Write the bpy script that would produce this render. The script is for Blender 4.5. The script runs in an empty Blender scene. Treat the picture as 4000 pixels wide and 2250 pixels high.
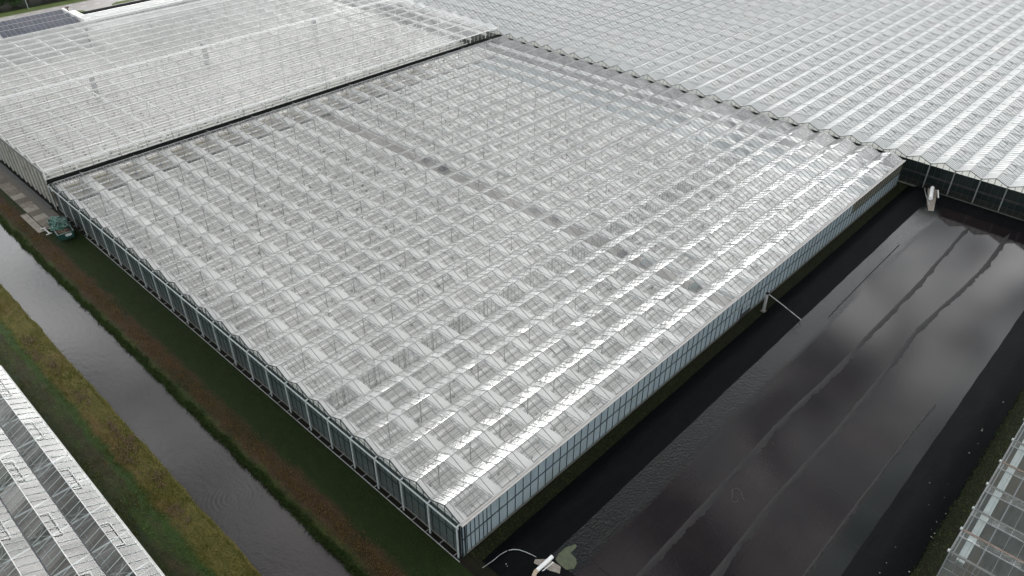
import bpy, math, random
from math import radians as R, sin, cos, pi
from mathutils import Vector, Matrix
random.seed(7)
sc = bpy.context.scene
col = sc.collection

# ------------------------------------------------------------------ camera
F, PITCH, YAW = 3036.45, 0.616954, 0.760625
CAM = Vector((-29.348, -34.498, 63.380))
cd = bpy.data.cameras.new('camera')
cam = bpy.data.objects.new('camera', cd); col.objects.link(cam)
cd.sensor_width = 36; cd.lens = F / 4000 * 36
cd.clip_start = 1; cd.clip_end = 6000
fw = Vector((cos(YAW) * cos(PITCH), sin(YAW) * cos(PITCH), -sin(PITCH)))
rt = Vector((sin(YAW), -cos(YAW), 0)); up = rt.cross(fw)
cam.matrix_world = Matrix(((rt.x, up.x, -fw.x, CAM.x), (rt.y, up.y, -fw.y, CAM.y), (rt.z, up.z, -fw.z, CAM.z), (0, 0, 0, 1)))
sc.camera = cam

# ------------------------------------------------------------------ exposure
sc.view_settings.view_transform = 'Standard'; sc.view_settings.look = 'None'
sc.view_settings.exposure = 1.3; sc.view_settings.gamma = 1.0
sc.cycles.max_bounces = 7; sc.cycles.diffuse_bounces = 3; sc.cycles.glossy_bounces = 3
sc.cycles.transmission_bounces = 4; sc.cycles.transparent_max_bounces = 20
sc.cycles.caustics_reflective = False; sc.cycles.caustics_refractive = False
sc.cycles.use_denoising = True
sc.cycles.use_adaptive_sampling = True; sc.cycles.adaptive_threshold = 0.01
sc.cycles.sample_clamp_indirect = 4.0

# ------------------------------------------------------------------ node helper
class NT:
    def __init__(s, tree):
        s.t = tree; s.n = tree.nodes; s.l = tree.links
    def new(s, kind, **kw):
        nd = s.n.new(kind)
        for k, v in kw.items(): setattr(nd, k, v)
        return nd
    def set(s, nd, key, v):
        if v is None: return
        inp = nd.inputs[key]
        if isinstance(v, bpy.types.NodeSocket): s.l.new(v, inp)
        else: inp.default_value = v
    def math(s, op, a, b=None, c=None, clamp=False):
        nd = s.new('ShaderNodeMath', operation=op, use_clamp=clamp)
        s.set(nd, 0, a); s.set(nd, 1, b); s.set(nd, 2, c)
        return nd.outputs[0]
    def vmath(s, op, a, b=None, scale=None):
        nd = s.new('ShaderNodeVectorMath', operation=op)
        s.set(nd, 0, a); s.set(nd, 1, b)
        if scale is not None: s.set(nd, 'Scale', scale)
        return nd.outputs['Value'] if op in ('DOT_PRODUCT', 'LENGTH', 'DISTANCE') else nd.outputs[0]
    def mix(s, f, a, b):
        nd = s.new('ShaderNodeMix', data_type='RGBA'); nd.clamp_factor = True
        s.set(nd, 0, f); s.set(nd, 6, a); s.set(nd, 7, b)
        return nd.outputs[2]
    def noise(s, vec, scale, detail=3, rough=0.5, dist=0.0, out='Fac'):
        nd = s.new('ShaderNodeTexNoise'); s.set(nd, 'Vector', vec)
        s.set(nd, 'Scale', scale); s.set(nd, 'Detail', detail); s.set(nd, 'Roughness', rough); s.set(nd, 'Distortion', dist)
        return nd.outputs[out]
    def white(s, vec, out='Value'):
        nd = s.new('ShaderNodeTexWhiteNoise', noise_dimensions='3D'); s.set(nd, 'Vector', vec)
        return nd.outputs[out]
    def ramp(s, f, lo, hi, clamp=True, a=0.0, b=1.0):
        nd = s.new('ShaderNodeMapRange'); nd.clamp = clamp
        s.set(nd, 0, f); s.set(nd, 1, lo); s.set(nd, 2, hi); s.set(nd, 3, a); s.set(nd, 4, b)
        return nd.outputs[0]
    def scale3(s, vec, x, y, z):
        return s.vmath('MULTIPLY', vec, (x, y, z))
    def sep(s, vec):
        nd = s.new('ShaderNodeSeparateXYZ'); s.set(nd, 0, vec); return nd.outputs
    def comb(s, x, y, z):
        nd = s.new('ShaderNodeCombineXYZ'); s.set(nd, 0, x); s.set(nd, 1, y); s.set(nd, 2, z); return nd.outputs[0]

def C(r, g, b): return (r, g, b, 1)

# ------------------------------------------------------------------ sky: overcast, brighter cloud where the sun stands
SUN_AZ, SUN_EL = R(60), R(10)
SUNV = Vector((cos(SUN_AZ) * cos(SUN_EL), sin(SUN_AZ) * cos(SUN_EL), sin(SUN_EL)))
w = bpy.data.worlds.new('World'); sc.world = w; w.use_nodes = True
nt = NT(w.node_tree); nt.n.clear()
geo = nt.new('ShaderNodeTexCoord').outputs['Generated']
dirn = nt.vmath('NORMALIZE', geo)
sky = nt.new('ShaderNodeTexSky', sky_type='NISHITA'); sky.sun_disc = False
sky.sun_elevation = SUN_EL; sky.sun_rotation = pi / 2 - SUN_AZ
nt.set(sky, 'Vector', dirn)
zz = nt.sep(dirn)[2]
zc = nt.math('ADD', nt.math('MAXIMUM', zz, 0.0), 0.22)
xy = nt.sep(dirn)
plane = nt.comb(nt.math('DIVIDE', xy[0], zc), nt.math('DIVIDE', xy[1], zc), 0.0)
n1 = nt.noise(plane, 5.2, 4, 0.5, 0.5)
n2 = nt.noise(plane, 15.0, 4, 0.6, 0.4)
cl = nt.math('ADD', nt.ramp(n1, 0.42, 0.61, a=0.42, b=2.05), nt.ramp(n2, 0.3, 0.7, a=-0.22, b=0.22))
elb = nt.math('MULTIPLY', nt.ramp(zz, 0.25, 0.85, a=1.42, b=0.26), nt.ramp(nt.vmath('DOT_PRODUCT', dirn, tuple(SUNV)), -0.6, 0.9, a=0.75, b=1.15))
base = nt.math('MULTIPLY', cl, elb)
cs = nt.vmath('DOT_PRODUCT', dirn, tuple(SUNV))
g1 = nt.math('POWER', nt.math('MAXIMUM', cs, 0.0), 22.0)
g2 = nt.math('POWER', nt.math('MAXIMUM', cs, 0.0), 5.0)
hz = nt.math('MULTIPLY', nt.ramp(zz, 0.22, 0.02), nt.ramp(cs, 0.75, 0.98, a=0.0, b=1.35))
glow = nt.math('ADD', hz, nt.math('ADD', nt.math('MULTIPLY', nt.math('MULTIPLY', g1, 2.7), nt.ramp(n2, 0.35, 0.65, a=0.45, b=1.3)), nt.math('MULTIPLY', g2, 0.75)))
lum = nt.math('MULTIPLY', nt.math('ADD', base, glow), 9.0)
tint = nt.mix(nt.ramp(n1, 0.35, 0.65), C(0.94, 0.985, 1.02), C(0.99, 0.985, 0.975))
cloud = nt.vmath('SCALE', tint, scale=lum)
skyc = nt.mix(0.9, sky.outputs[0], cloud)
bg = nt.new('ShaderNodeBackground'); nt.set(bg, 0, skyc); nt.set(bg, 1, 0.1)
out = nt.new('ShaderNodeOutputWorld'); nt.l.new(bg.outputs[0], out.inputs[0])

ld = bpy.data.lights.new('sun', 'SUN'); ld.energy = 0.5; ld.angle = R(45); ld.color = (1, 0.96, 0.9)
lo = bpy.data.objects.new('sun', ld); col.objects.link(lo)
lo.rotation_euler = (-SUNV).to_track_quat('-Z', 'Y').to_euler()

# ------------------------------------------------------------------ materials
M = {}
def mat(name):
    m = bpy.data.materials.new(name); m.use_nodes = True
    t = NT(m.node_tree); t.n.clear(); M[name] = m
    t.out = t.new('ShaderNodeOutputMaterial')
    t.geo = t.new('ShaderNodeNewGeometry'); t.pos = t.geo.outputs['Position']
    return t
def principled(t, color, rough=0.6, metal=0.0, bump=None, bstr=0.3, bdist=0.05, spec=0.5, normal=None):
    p = t.new('ShaderNodeBsdfPrincipled')
    t.set(p, 'Base Color', color); t.set(p, 'Roughness', rough); t.set(p, 'Metallic', metal)
    t.set(p, 'Specular IOR Level', spec)
    if bump is not None:
        b = t.new('ShaderNodeBump'); t.set(b, 'Height', bump); t.set(b, 'Strength', bstr); t.set(b, 'Distance', bdist)
        normal = b.outputs[0]
    if normal is not None: t.l.new(normal, p.inputs['Normal'])
    t.l.new(p.outputs[0], t.out.inputs[0])
    return p
def simple(name, color, rough=0.6, metal=0.0, var=0.12, nscale=1.5, spec=0.5, dirt=None, stretch=(1, 1, 1)):
    t = mat(name)
    n = t.noise(t.scale3(t.pos, *stretch), nscale, 5, 0.6)
    a = tuple(c * (1 - var) for c in color[:3]) + (1,); b = tuple(min(1, c * (1 + var)) for c in color[:3]) + (1,)
    c = t.mix(t.ramp(n, 0.3, 0.7), a, b)
    if dirt:
        n2 = t.noise(t.pos, nscale * 0.35, 6, 0.65)
        c = t.mix(t.ramp(n2, 0.5, 0.72), c, C(*dirt))
    principled(t, c, rough, metal, spec=spec)
    return t

def glass(name, dust_haze=0.05, dust_haze_var=0.3, pvar=0.5, dust_haze_col=(0.75, 0.77, 0.77), pitch=1.125, tint=(0.93, 0.95, 0.945), wob=0.02, refl=1.0, off=0.3, transl=0.5, yoff=0.0, yp=2.0, axis='x'):
    t = mat(name)
    I = t.geo.outputs['Incoming']; N = t.geo.outputs['Normal']
    c = t.math('ABSOLUTE', t.vmath('DOT_PRODUCT', I, N))
    c = t.math('MAXIMUM', c, 0.04)
    f = t.math('POWER', t.math('SUBTRACT', 1.0, c), 5.0)
    f = t.math('ADD', 0.043, t.math('MULTIPLY', f, 0.957))
    refl2 = t.math('MULTIPLY', t.math('DIVIDE', t.math('MULTIPLY', f, 2.0), t.math('ADD', 1.0, f)), refl, clamp=True)
    p = t.sep(t.pos)
    a, b = (p[0], p[1]) if axis == 'x' else (p[1], p[0])
    ix = t.math('FLOOR', t.math('DIVIDE', t.math('SUBTRACT', a, off), pitch))
    iy = t.math('FLOOR', t.math('DIVIDE', t.math('SUBTRACT', b, yoff), yp))
    wn = t.white(t.comb(ix, iy, 0.0), 'Color')
    wn = t.vmath('SUBTRACT', wn, (0.5, 0.5, 0.5))
    big = t.vmath('SUBTRACT', t.noise(t.pos, 0.05, 2, 0.5, out='Color'), (0.5, 0.5, 0.5))
    ripple = t.vmath('SUBTRACT', t.noise(t.pos, 0.45, 0, 0.5, out='Color'), (0.5, 0.5, 0.5))
    nn = t.vmath('ADD', N, t.vmath('SCALE', wn, scale=wob * 2))
    nn = t.vmath('ADD', nn, t.vmath('SCALE', big, scale=wob * 3))
    nn = t.vmath('NORMALIZE', t.vmath('ADD', nn, t.vmath('SCALE', ripple, scale=wob * 0.15)))
    gl = t.new('ShaderNodeBsdfGlossy'); t.set(gl, 'Roughness', 0.08); t.set(gl, 'Color', C(1, 1, 1)); t.l.new(nn, gl.inputs['Normal'])
    tr = t.new('ShaderNodeBsdfTransparent'); t.set(tr, 'Color', C(*tint))
    df = t.new('ShaderNodeBsdfDiffuse'); t.set(df, 'Color', C(*dust_haze_col))
    tl = t.new('ShaderNodeBsdfTranslucent'); t.set(tl, 'Color', C(*dust_haze_col))
    dd = t.new('ShaderNodeMixShader'); t.set(dd, 0, transl); t.l.new(df.outputs[0], dd.inputs[1]); t.l.new(tl.outputs[0], dd.inputs[2])
    pv = t.white(t.comb(ix, iy, 3.0))
    nz = t.noise(t.pos, 0.35, 4, 0.6)
    tau = t.math('MULTIPLY', dust_haze, t.math('ADD', t.ramp(pv, 0, 1, a=1 - pvar, b=1 + pvar), t.ramp(nz, 0.35, 0.65, a=-dust_haze_var, b=dust_haze_var)))
    cov = t.math('SUBTRACT', 1.0, t.math('POWER', 2.71828, t.math('DIVIDE', t.math('MULTIPLY', tau, -1.0), c)))
    m1 = t.new('ShaderNodeMixShader'); t.l.new(cov, m1.inputs[0]); t.l.new(tr.outputs[0], m1.inputs[1]); t.l.new(dd.outputs[0], m1.inputs[2])
    m2 = t.new('ShaderNodeMixShader'); t.l.new(refl2, m2.inputs[0]); t.l.new(m1.outputs[0], m2.inputs[1]); t.l.new(gl.outputs[0], m2.inputs[2])
    t.l.new(m2.outputs[0], t.out.inputs[0])
    return t

glass('roof_glass', pvar=0.35, dust_haze=0.13, tint=(0.985, 0.985, 0.98), dust_haze_col=(0.87, 0.865, 0.855), transl=0.6, wob=0.028)
glass('hazy_glass', dust_haze_var=0.08, pvar=0.12, transl=0.6, dust_haze=0.19, tint=(0.98, 0.985, 0.98), dust_haze_col=(0.88, 0.88, 0.87), pitch=1.25, wob=0.02, yoff=97.6, yp=2.1)  # extra milky film on the panes stands in for haze and glare
glass('old_glass', dust_haze=0.03, dust_haze_col=(0.62, 0.62, 0.6), pitch=1.1, wob=0.02, refl=0.5, axis='y', off=0.0, yoff=-20.8, yp=1.7)
glass('dusty_glass', refl=0.3, dust_haze=0.035, dust_haze_col=(0.42, 0.43, 0.41), pitch=1.1, wob=0.02, axis='y', yoff=0, yp=1.6)
glass('gable_glass', dust_haze=0.10, dust_haze_col=(0.55, 0.57, 0.52), pitch=1.0, axis='y', wob=0.02)

# whitewashed roof glass of the far greenhouse
t = mat('whitewashed_glass')
p = t.sep(t.pos)
ix = t.math('FLOOR', t.math('DIVIDE', t.math('SUBTRACT', p[0], 105.3), 1.125)); iy = t.math('FLOOR', t.math('DIVIDE', p[1], 2.0))
pv = t.white(t.comb(ix, iy, 0.0))
nz = t.noise(t.pos, 0.12, 4, 0.6); nz2 = t.noise(t.scale3(t.pos, 3, 1, 1), 1.2, 4, 0.65)
c1 = t.mix(t.ramp(pv, 0, 1), C(0.40, 0.415, 0.41), C(0.455, 0.465, 0.455))
c1 = t.mix(t.math('MULTIPLY', t.ramp(nz, 0.4, 0.65), 0.5), c1, C(0.47, 0.445, 0.43))
c1 = t.mix(t.math('MULTIPLY', t.ramp(nz2, 0.45, 0.7), 0.3), c1, C(0.36, 0.38, 0.375))
wn = t.vmath('SCALE', t.vmath('SUBTRACT', t.white(t.comb(ix, iy, 1.0), 'Color'), (0.5, 0.5, 0.5)), scale=0.05)
nn = t.vmath('NORMALIZE', t.vmath('ADD', t.geo.outputs['Normal'], wn))
principled(t, c1, 0.4, normal=nn, spec=0.2)

simple('aluminium', C(0.40, 0.405, 0.40), 0.45, 0.0, 0.1, 3)
simple('bar_grey', C(0.20, 0.205, 0.205), 0.5, 0.0, 0.1, 3)
simple('bar_dark', C(0.13, 0.14, 0.145), 0.5, 0.0, 0.15, 3)
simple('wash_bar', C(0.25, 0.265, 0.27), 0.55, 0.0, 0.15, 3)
simple('galvanised', C(0.26, 0.29, 0.29), 0.5, 0.0, 0.12, 2, dirt=(0.35, 0.36, 0.34))
simple('white_steel', C(0.50, 0.50, 0.49), 0.5, 0.0, 0.08, 2)
simple('gutter_grey', C(0.40, 0.40, 0.385), 0.6, 0.0, 0.12, 2, dirt=(0.22, 0.21, 0.19))
simple('eaves_white', C(0.38, 0.37, 0.36), 0.6, 0.0, 0.1, 1.5, dirt=(0.34, 0.32, 0.30), spec=0.2)
simple('white_gutter', C(0.88, 0.87, 0.86), 0.5, 0.0, 0.08, 1.5, dirt=(0.5, 0.47, 0.45))
simple('black_rubber', C(0.006, 0.006, 0.006), 0.85, 0.0, 0.2, 2, spec=0.02)
simple('dark_wall_bar', C(0.012, 0.018, 0.022), 0.5, 0.0, 0.2, 2, spec=0.25)
t = mat('concrete')
rd_ = t.new('ShaderNodeObjectInfo').outputs['Random']
c = t.mix(rd_, C(0.085, 0.074, 0.062), C(0.17, 0.15, 0.125))
c = t.mix(t.ramp(t.noise(t.pos, 2.2, 6, 0.7), 0.45, 0.7), c, C(0.06, 0.052, 0.04))
principled(t, c, 0.85, spec=0.2)
simple('pale_concrete', C(0.21, 0.19, 0.165), 0.85, 0.0, 0.2, 3, dirt=(0.11, 0.10, 0.08), spec=0.2)
simple('wet_paving', C(0.055, 0.048, 0.038), 0.6, 0.0, 0.3, 2.0, spec=0.3)
simple('plinth', C(0.09, 0.095, 0.085), 0.8, 0.0, 0.25, 2)
simple('container_green', C(0.010, 0.045, 0.038), 0.5, 0.0, 0.25, 2.5, dirt=(0.04, 0.05, 0.04))
simple('frame_green', C(0.045, 0.13, 0.105), 0.5, 0.0, 0.3, 4)
simple('scrap', C(0.10, 0.075, 0.055), 0.8, 0.0, 0.5, 5)
simple('cardboard', C(0.50, 0.34, 0.22), 0.8, 0.0, 0.15, 5)
simple('label_white', C(0.42, 0.46, 0.46), 0.6, 0.0, 0.2, 5)
simple('pipe_white', C(0.6, 0.61, 0.61), 0.35, 0.0, 0.05, 2)
simple('pipe_brown', C(0.34, 0.27, 0.2), 0.5, 0.0, 0.2, 4)
simple('pipe_grey', C(0.24, 0.25, 0.25), 0.5, 0.0, 0.25, 3, dirt=(0.12, 0.12, 0.11))
simple('stone', C(0.24, 0.235, 0.21), 0.8, 0.0, 0.4, 8)
simple('stone_dark', C(0.12, 0.12, 0.11), 0.8, 0.0, 0.4, 8)
simple('yard_dark', C(0.022, 0.023, 0.023), 0.95, 0.0, 0.3, 1, spec=0.0)
simple('truss_dull', C(0.12, 0.125, 0.12), 0.7, 0.0, 0.2, 3, spec=0.1)
simple('tar', C(0.02, 0.022, 0.024), 0.6, 0.0, 0.2, 2)
simple('cart_dark', C(0.06, 0.07, 0.08), 0.6, 0.0, 0.4, 3)
simple('cart_blue', C(0.08, 0.16, 0.19), 0.6, 0.0, 0.3, 3)
simple('cart_red', C(0.30, 0.10, 0.10), 0.6, 0.0, 0.3, 3)
simple('duct_dark', C(0.10, 0.11, 0.11), 0.6, 0.0, 0.15, 2)
simple('rail_dark', C(0.055, 0.052, 0.045), 0.7, 0.0, 0.3, 2, spec=0.1)
simple('duct_grey', C(0.20, 0.21, 0.22), 0.6, 0.0, 0.15, 2)
simple('hook_dark', C(0.20, 0.195, 0.18), 0.7, 0.0, 0.4, 1)
simple('beige_crop', C(0.42, 0.38, 0.27), 0.8, 0.0, 0.4, 2.2, dirt=(0.22, 0.20, 0.13))
simple('rope', C(0.05, 0.05, 0.045), 0.8, 0.0, 0.2, 3)
simple('bark', C(0.05, 0.04, 0.03), 0.9, 0.0, 0.3, 3)
simple('white_sack', C(0.75, 0.76, 0.76), 0.7, 0.0, 0.08, 3)
simple('lamp_steel', C(0.25, 0.28, 0.28), 0.5, 0.0, 0.1, 3)
simple('rust_brown', C(0.14, 0.10, 0.08), 0.8, 0.0, 0.3, 3)
simple('shed_roof', C(0.40, 0.40, 0.40), 0.5, 0.0, 0.06, 0.6)
simple('solar_frame', C(0.42, 0.45, 0.46), 0.5, 0.0, 0.06, 2)

# cloth of the shade screens
t = mat('screen_cloth')
n = t.noise(t.scale3(t.pos, 1, 0.25, 1), 3.0, 4, 0.6)
c = t.mix(t.ramp(n, 0.3, 0.7), C(0.70, 0.70, 0.69), C(0.78, 0.78, 0.765))
df = t.new('ShaderNodeBsdfDiffuse'); t.set(df, 0, c); tl = t.new('ShaderNodeBsdfTranslucent'); t.set(tl, 0, c)
mx = t.new('ShaderNodeMixShader'); t.set(mx, 0, 0.25); t.l.new(df.outputs[0], mx.inputs[1]); t.l.new(tl.outputs[0], mx.inputs[2])
t.l.new(mx.outputs[0], t.out.inputs[0])

def floor_mat(name, a, b, c_, dirty=0.5):
    t = mat(name)
    n = t.noise(t.scale3(t.pos, 0.45, 2.6, 1), 1.0, 5, 0.65, 0.4)
    n2 = t.noise(t.scale3(t.pos, 0.15, 0.5, 1), 0.6, 4, 0.6, 0.3)
    n3 = t.noise(t.scale3(t.pos, 1.2, 5, 1), 1.6, 4, 0.7)
    c = t.mix(t.ramp(n, 0.35, 0.65), a, b)
    c = t.mix(t.math('MULTIPLY', t.ramp(n2, 0.45, 0.62), dirty), c, c_)
    c = t.mix(t.math('MULTIPLY', t.ramp(n3, 0.55, 0.75), 0.45), c, c_)
    principled(t, c, 0.75, spec=0.2)
    return t
floor_mat('floor_foil', C(0.88, 0.865, 0.84), C(0.79, 0.77, 0.745), C(0.54, 0.50, 0.46), 0.35)
floor_mat('floor_foil_far', C(0.68, 0.64, 0.61), C(0.57, 0.53, 0.50), C(0.40, 0.35, 0.31), 0.4)
floor_mat('floor_concrete', C(0.36, 0.335, 0.31), C(0.29, 0.27, 0.25), C(0.19, 0.175, 0.16), 0.5)
floor_mat('floor_blue', C(0.36, 0.42, 0.44), C(0.30, 0.36, 0.385), C(0.24, 0.28, 0.30), 0.5)
simple('canal_soil', C(0.007, 0.009, 0.005), 0.9, 0, 0.4, 1.5, spec=0.02)
floor_mat('floor_soil', C(0.07, 0.06, 0.048), C(0.045, 0.039, 0.032), C(0.028, 0.025, 0.02), 0.5)
floor_mat('floor_dark', C(0.05, 0.055, 0.052), C(0.03, 0.035, 0.033), C(0.08, 0.06, 0.042), 0.4)

def film(name, a, b, low, zlow=1.6, rough=0.35, spec=0.5, ax='x'):
    """glazed wall with film hanging close behind the glass: hanging folds, dirtier foot"""
    t = mat(name)
    p = t.sep(t.pos)
    along = p[0] if ax == 'x' else p[1]
    ix = t.math('FLOOR', t.math('DIVIDE', t.math('SUBTRACT', along, 0.3), 1.125))
    iz = t.math('FLOOR', t.math('DIVIDE', p[2], 2.45))
    pv = t.white(t.comb(ix, iz, 0.0))
    st = (3.0, 1, 0.5) if ax == 'x' else (1, 3.0, 0.5)
    n = t.noise(t.scale3(t.pos, *st), 1.6, 5, 0.6, 0.5)
    c = t.mix(t.ramp(n, 0.32, 0.68), a, b)
    c = t.mix(t.math('MULTIPLY', pv, 0.7), c, b)
    c = t.mix(t.math('MULTIPLY', t.ramp(t.noise(t.scale3(t.pos, 0.12, 0.12, 0.3), 1.0, 4, 0.6), 0.5, 0.7), 0.5), c, low)
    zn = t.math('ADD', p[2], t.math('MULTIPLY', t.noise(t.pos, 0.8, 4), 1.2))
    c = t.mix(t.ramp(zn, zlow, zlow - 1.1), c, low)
    wn = t.vmath('SCALE', t.vmath('SUBTRACT', t.white(t.comb(ix, iz, 1.0), 'Color'), (0.5, 0.5, 0.5)), scale=0.05)
    nn = t.vmath('NORMALIZE', t.vmath('ADD', t.geo.outputs['Normal'], wn))
    principled(t, c, rough, normal=nn, spec=spec)
    return t
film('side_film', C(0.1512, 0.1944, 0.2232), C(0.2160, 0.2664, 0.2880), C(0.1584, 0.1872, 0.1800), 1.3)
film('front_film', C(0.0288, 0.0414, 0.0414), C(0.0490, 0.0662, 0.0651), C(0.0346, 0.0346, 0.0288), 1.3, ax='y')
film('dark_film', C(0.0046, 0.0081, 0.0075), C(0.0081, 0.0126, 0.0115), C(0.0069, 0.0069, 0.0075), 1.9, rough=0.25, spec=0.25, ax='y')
film('cream_film', C(0.62, 0.62, 0.57), C(0.72, 0.72, 0.67), C(0.6, 0.6, 0.55), -5, ax='y')
film('crop_film', C(0.15, 0.145, 0.11), C(0.085, 0.085, 0.065), C(0.05, 0.05, 0.045), 1.0, ax='y')

# water of the ditch
def water(name, colr, amp, sc1, sc2, ring=None, spec=0.5, brown=None):
    t = mat(name)
    n = t.noise(t.scale3(t.pos, 1, 0.45, 1), sc1, 3, 0.55)
    n2 = t.noise(t.pos, sc2, 2, 0.5)
    h = t.math('ADD', t.math('MULTIPLY', n, 0.6), t.math('MULTIPLY', n2, 0.4))
    if ring:
        d = t.vmath('DISTANCE', t.pos, ring)
        wv = t.math('MULTIPLY', t.math('SINE', t.math('MULTIPLY', d, 13.0)), t.math('MULTIPLY', t.ramp(d, 7.5, 0.5), t.ramp(t.noise(t.pos, 0.35, 2), 0.35, 0.6)))
        h = t.math('ADD', h, t.math('MULTIPLY', wv, 0.14))
    c = t.mix(t.ramp(t.noise(t.pos, 0.08, 3), 0.4, 0.6), colr, tuple(x * 1.5 for x in colr[:3]) + (1,))
    b = t.new('ShaderNodeBump'); t.set(b, 'Height', h); t.set(b, 'Strength', amp); t.set(b, 'Distance', 0.05)
    pr = principled(t, c, 0.06, spec=spec, normal=b.outputs[0]); t.set(pr, 'IOR', 1.33)
    return t
water('ditch_water', C(0.021, 0.0185, 0.018), 0.26, 2.0, 5.0, ring=(-10.9, 22.6, -0.5))

# shallow rain water standing on the black liner of the basin
t = mat('basin_water')
p = t.sep(t.pos)
n0 = t.noise(t.scale3(t.pos, 0.6, 1, 1), 0.5, 3, 0.6)
yy = t.math('ADD', p[1], t.math('MULTIPLY', t.math('SUBTRACT', n0, 0.5), 0.5))
inner = t.math('MULTIPLY', t.ramp(yy, -8.3, -9.3), t.ramp(yy, -24.9, -24.3))
n1 = t.noise(t.pos, 0.12, 4, 0.6); n2 = t.noise(t.scale3(t.pos, 0.5, 6, 1), 0.8, 4, 0.65)
cin = t.mix(t.ramp(n1, 0.4, 0.62), C(0.0058, 0.0042, 0.0051), C(0.0098, 0.0068, 0.0072))
cin = t.mix(t.math('MULTIPLY', t.ramp(n2, 0.45, 0.7), 0.5), cin, C(0.0040, 0.0034, 0.0046))
cout = t.mix(t.ramp(n1, 0.4, 0.62), C(0.0023, 0.0042, 0.0046), C(0.0021, 0.0034, 0.0031))
cc = t.mix(inner, cout, cin)
# fine seams of the woven sheet under the water
sx = t.math('ABSOLUTE', t.math('SUBTRACT', t.math('FRACT', t.math('DIVIDE', t.math('ADD', p[0], t.math('MULTIPLY', p[1], 0.03)), 5.2)), 0.5))
cc = t.mix(t.math('MULTIPLY', t.ramp(sx, 0.494, 0.4975), 0.6), cc, C(0.0115, 0.0115, 0.0111))
sy = t.math('ABSOLUTE', t.math('SUBTRACT', t.math('FRACT', t.math('DIVIDE', t.math('ADD', p[1], t.math('MULTIPLY', t.noise(t.scale3(t.pos, 0.2, 0, 0), 1, 2), 0.3)), 2.7)), 0.5))
cc = t.mix(t.math('MULTIPLY', t.ramp(sy, 0.49, 0.497), t.math('MULTIPLY', inner, 0.5)), cc, C(0.0019, 0.0019, 0.0019))
spk = t.noise(t.pos, 3.0, 2, 0.5)
cc = t.mix(t.math('MULTIPLY', t.ramp(spk, 0.74, 0.8), 0.8), cc, C(0.0013, 0.0013, 0.0013))
rn = t.noise(t.scale3(t.pos, 1.6, 3.0, 1), 2.0, 2, 0.5)
b1 = t.noise(t.scale3(t.pos, 0.05, 0.12, 1), 1.0, 2)
rip = t.math('MULTIPLY', t.ramp(yy, -9.4, -8.4), t.ramp(b1, 0.35, 0.55))
rip = t.math('ADD', t.math('MULTIPLY', rip, 0.9), 0.06)
b = t.new('ShaderNodeBump'); t.set(b, 'Height', rn); t.l.new(t.math('MULTIPLY', rip, 0.9), b.inputs['Strength']); t.set(b, 'Distance', 0.06)
pr = principled(t, cc, 0.05, spec=0.36, normal=b.outputs[0]); t.set(pr, 'IOR', 1.33)

t = mat('liner')
n1 = t.noise(t.scale3(t.pos, 0.3, 1, 1), 0.8, 5, 0.65); n2 = t.noise(t.pos, 9, 2, 0.5)
c = t.mix(t.ramp(n1, 0.3, 0.7), C(0.0022, 0.0025, 0.0030), C(0.0042, 0.0046, 0.0053))
c = t.mix(t.math('MULTIPLY', t.ramp(t.noise(t.pos, 1.2, 6, 0.7), 0.62, 0.74), 0.5), c, C(0.0093, 0.0087, 0.0069))
p = t.sep(t.pos)
sx = t.math('ABSOLUTE', t.math('SUBTRACT', t.math('FRACT', t.math('DIVIDE', t.math('ADD', p[0], t.math('MULTIPLY', p[1], 0.03)), 5.2)), 0.5))
c = t.mix(t.math('MULTIPLY', t.ramp(sx, 0.494, 0.4975), 0.55), c, C(0.0106, 0.0106, 0.0106))
c = t.mix(t.math('MULTIPLY', t.ramp(n2, 0.72, 0.78), 0.35), c, C(0.0185, 0.0185, 0.0172))
principled(t, c, 0.7, spec=0.03, bump=n1, bstr=0.4, bdist=0.2)
t = mat('liner_fold')
n1 = t.noise(t.scale3(t.pos, 0.4, 2, 1), 1.5, 5, 0.65)
principled(t, t.mix(t.ramp(n1, 0.35, 0.65), C(0.0079, 0.0074, 0.0085), C(0.0132, 0.0124, 0.0129)), 0.7, spec=0.2)
t = mat('silt')
n1 = t.noise(t.pos, 2.0, 5, 0.65)
principled(t, t.mix(t.ramp(n1, 0.35, 0.65), C(0.018, 0.028, 0.008), C(0.045, 0.055, 0.018)), 0.4, spec=0.5)

# ground: grass, dead stalks, bare soil in bands that follow the ditch
t = mat('ground_grass')
p = t.sep(t.pos)
wob = t.math('MULTIPLY', t.math('SUBTRACT', t.noise(t.pos, 0.35, 5, 0.65), 0.5), 2.2)
x = t.math('ADD', p[0], wob)
fine = t.noise(t.pos, 7.0, 4, 0.75); mid = t.noise(t.scale3(t.pos, 1, 0.5, 1), 1.3, 5, 0.7); big = t.noise(t.scale3(t.pos, 1, 0.35, 1), 0.25, 4, 0.6)
green = t.mix(t.ramp(mid, 0.3, 0.7), C(0.0076, 0.0165, 0.0025), C(0.0140, 0.0264, 0.0036))
green = t.mix(t.ramp(fine, 0.55, 0.8), green, C(0.0309, 0.0480, 0.0064))
brown = t.mix(t.ramp(mid, 0.3, 0.7), C(0.0264, 0.0161, 0.0096), C(0.0528, 0.0308, 0.0161))
brown = t.mix(t.ramp(fine, 0.52, 0.78), brown, C(0.1028, 0.0624, 0.0330))
brown = t.mix(t.math('MULTIPLY', t.ramp(big, 0.52, 0.66), 0.7), brown, C(0.0118, 0.0096, 0.0066))
olive = t.mix(t.ramp(mid, 0.3, 0.7), C(0.0512, 0.0556, 0.0112), C(0.1058, 0.0891, 0.0224))
olive = t.mix(t.ramp(fine, 0.52, 0.78), olive, C(0.1671, 0.1392, 0.0446))
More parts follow.
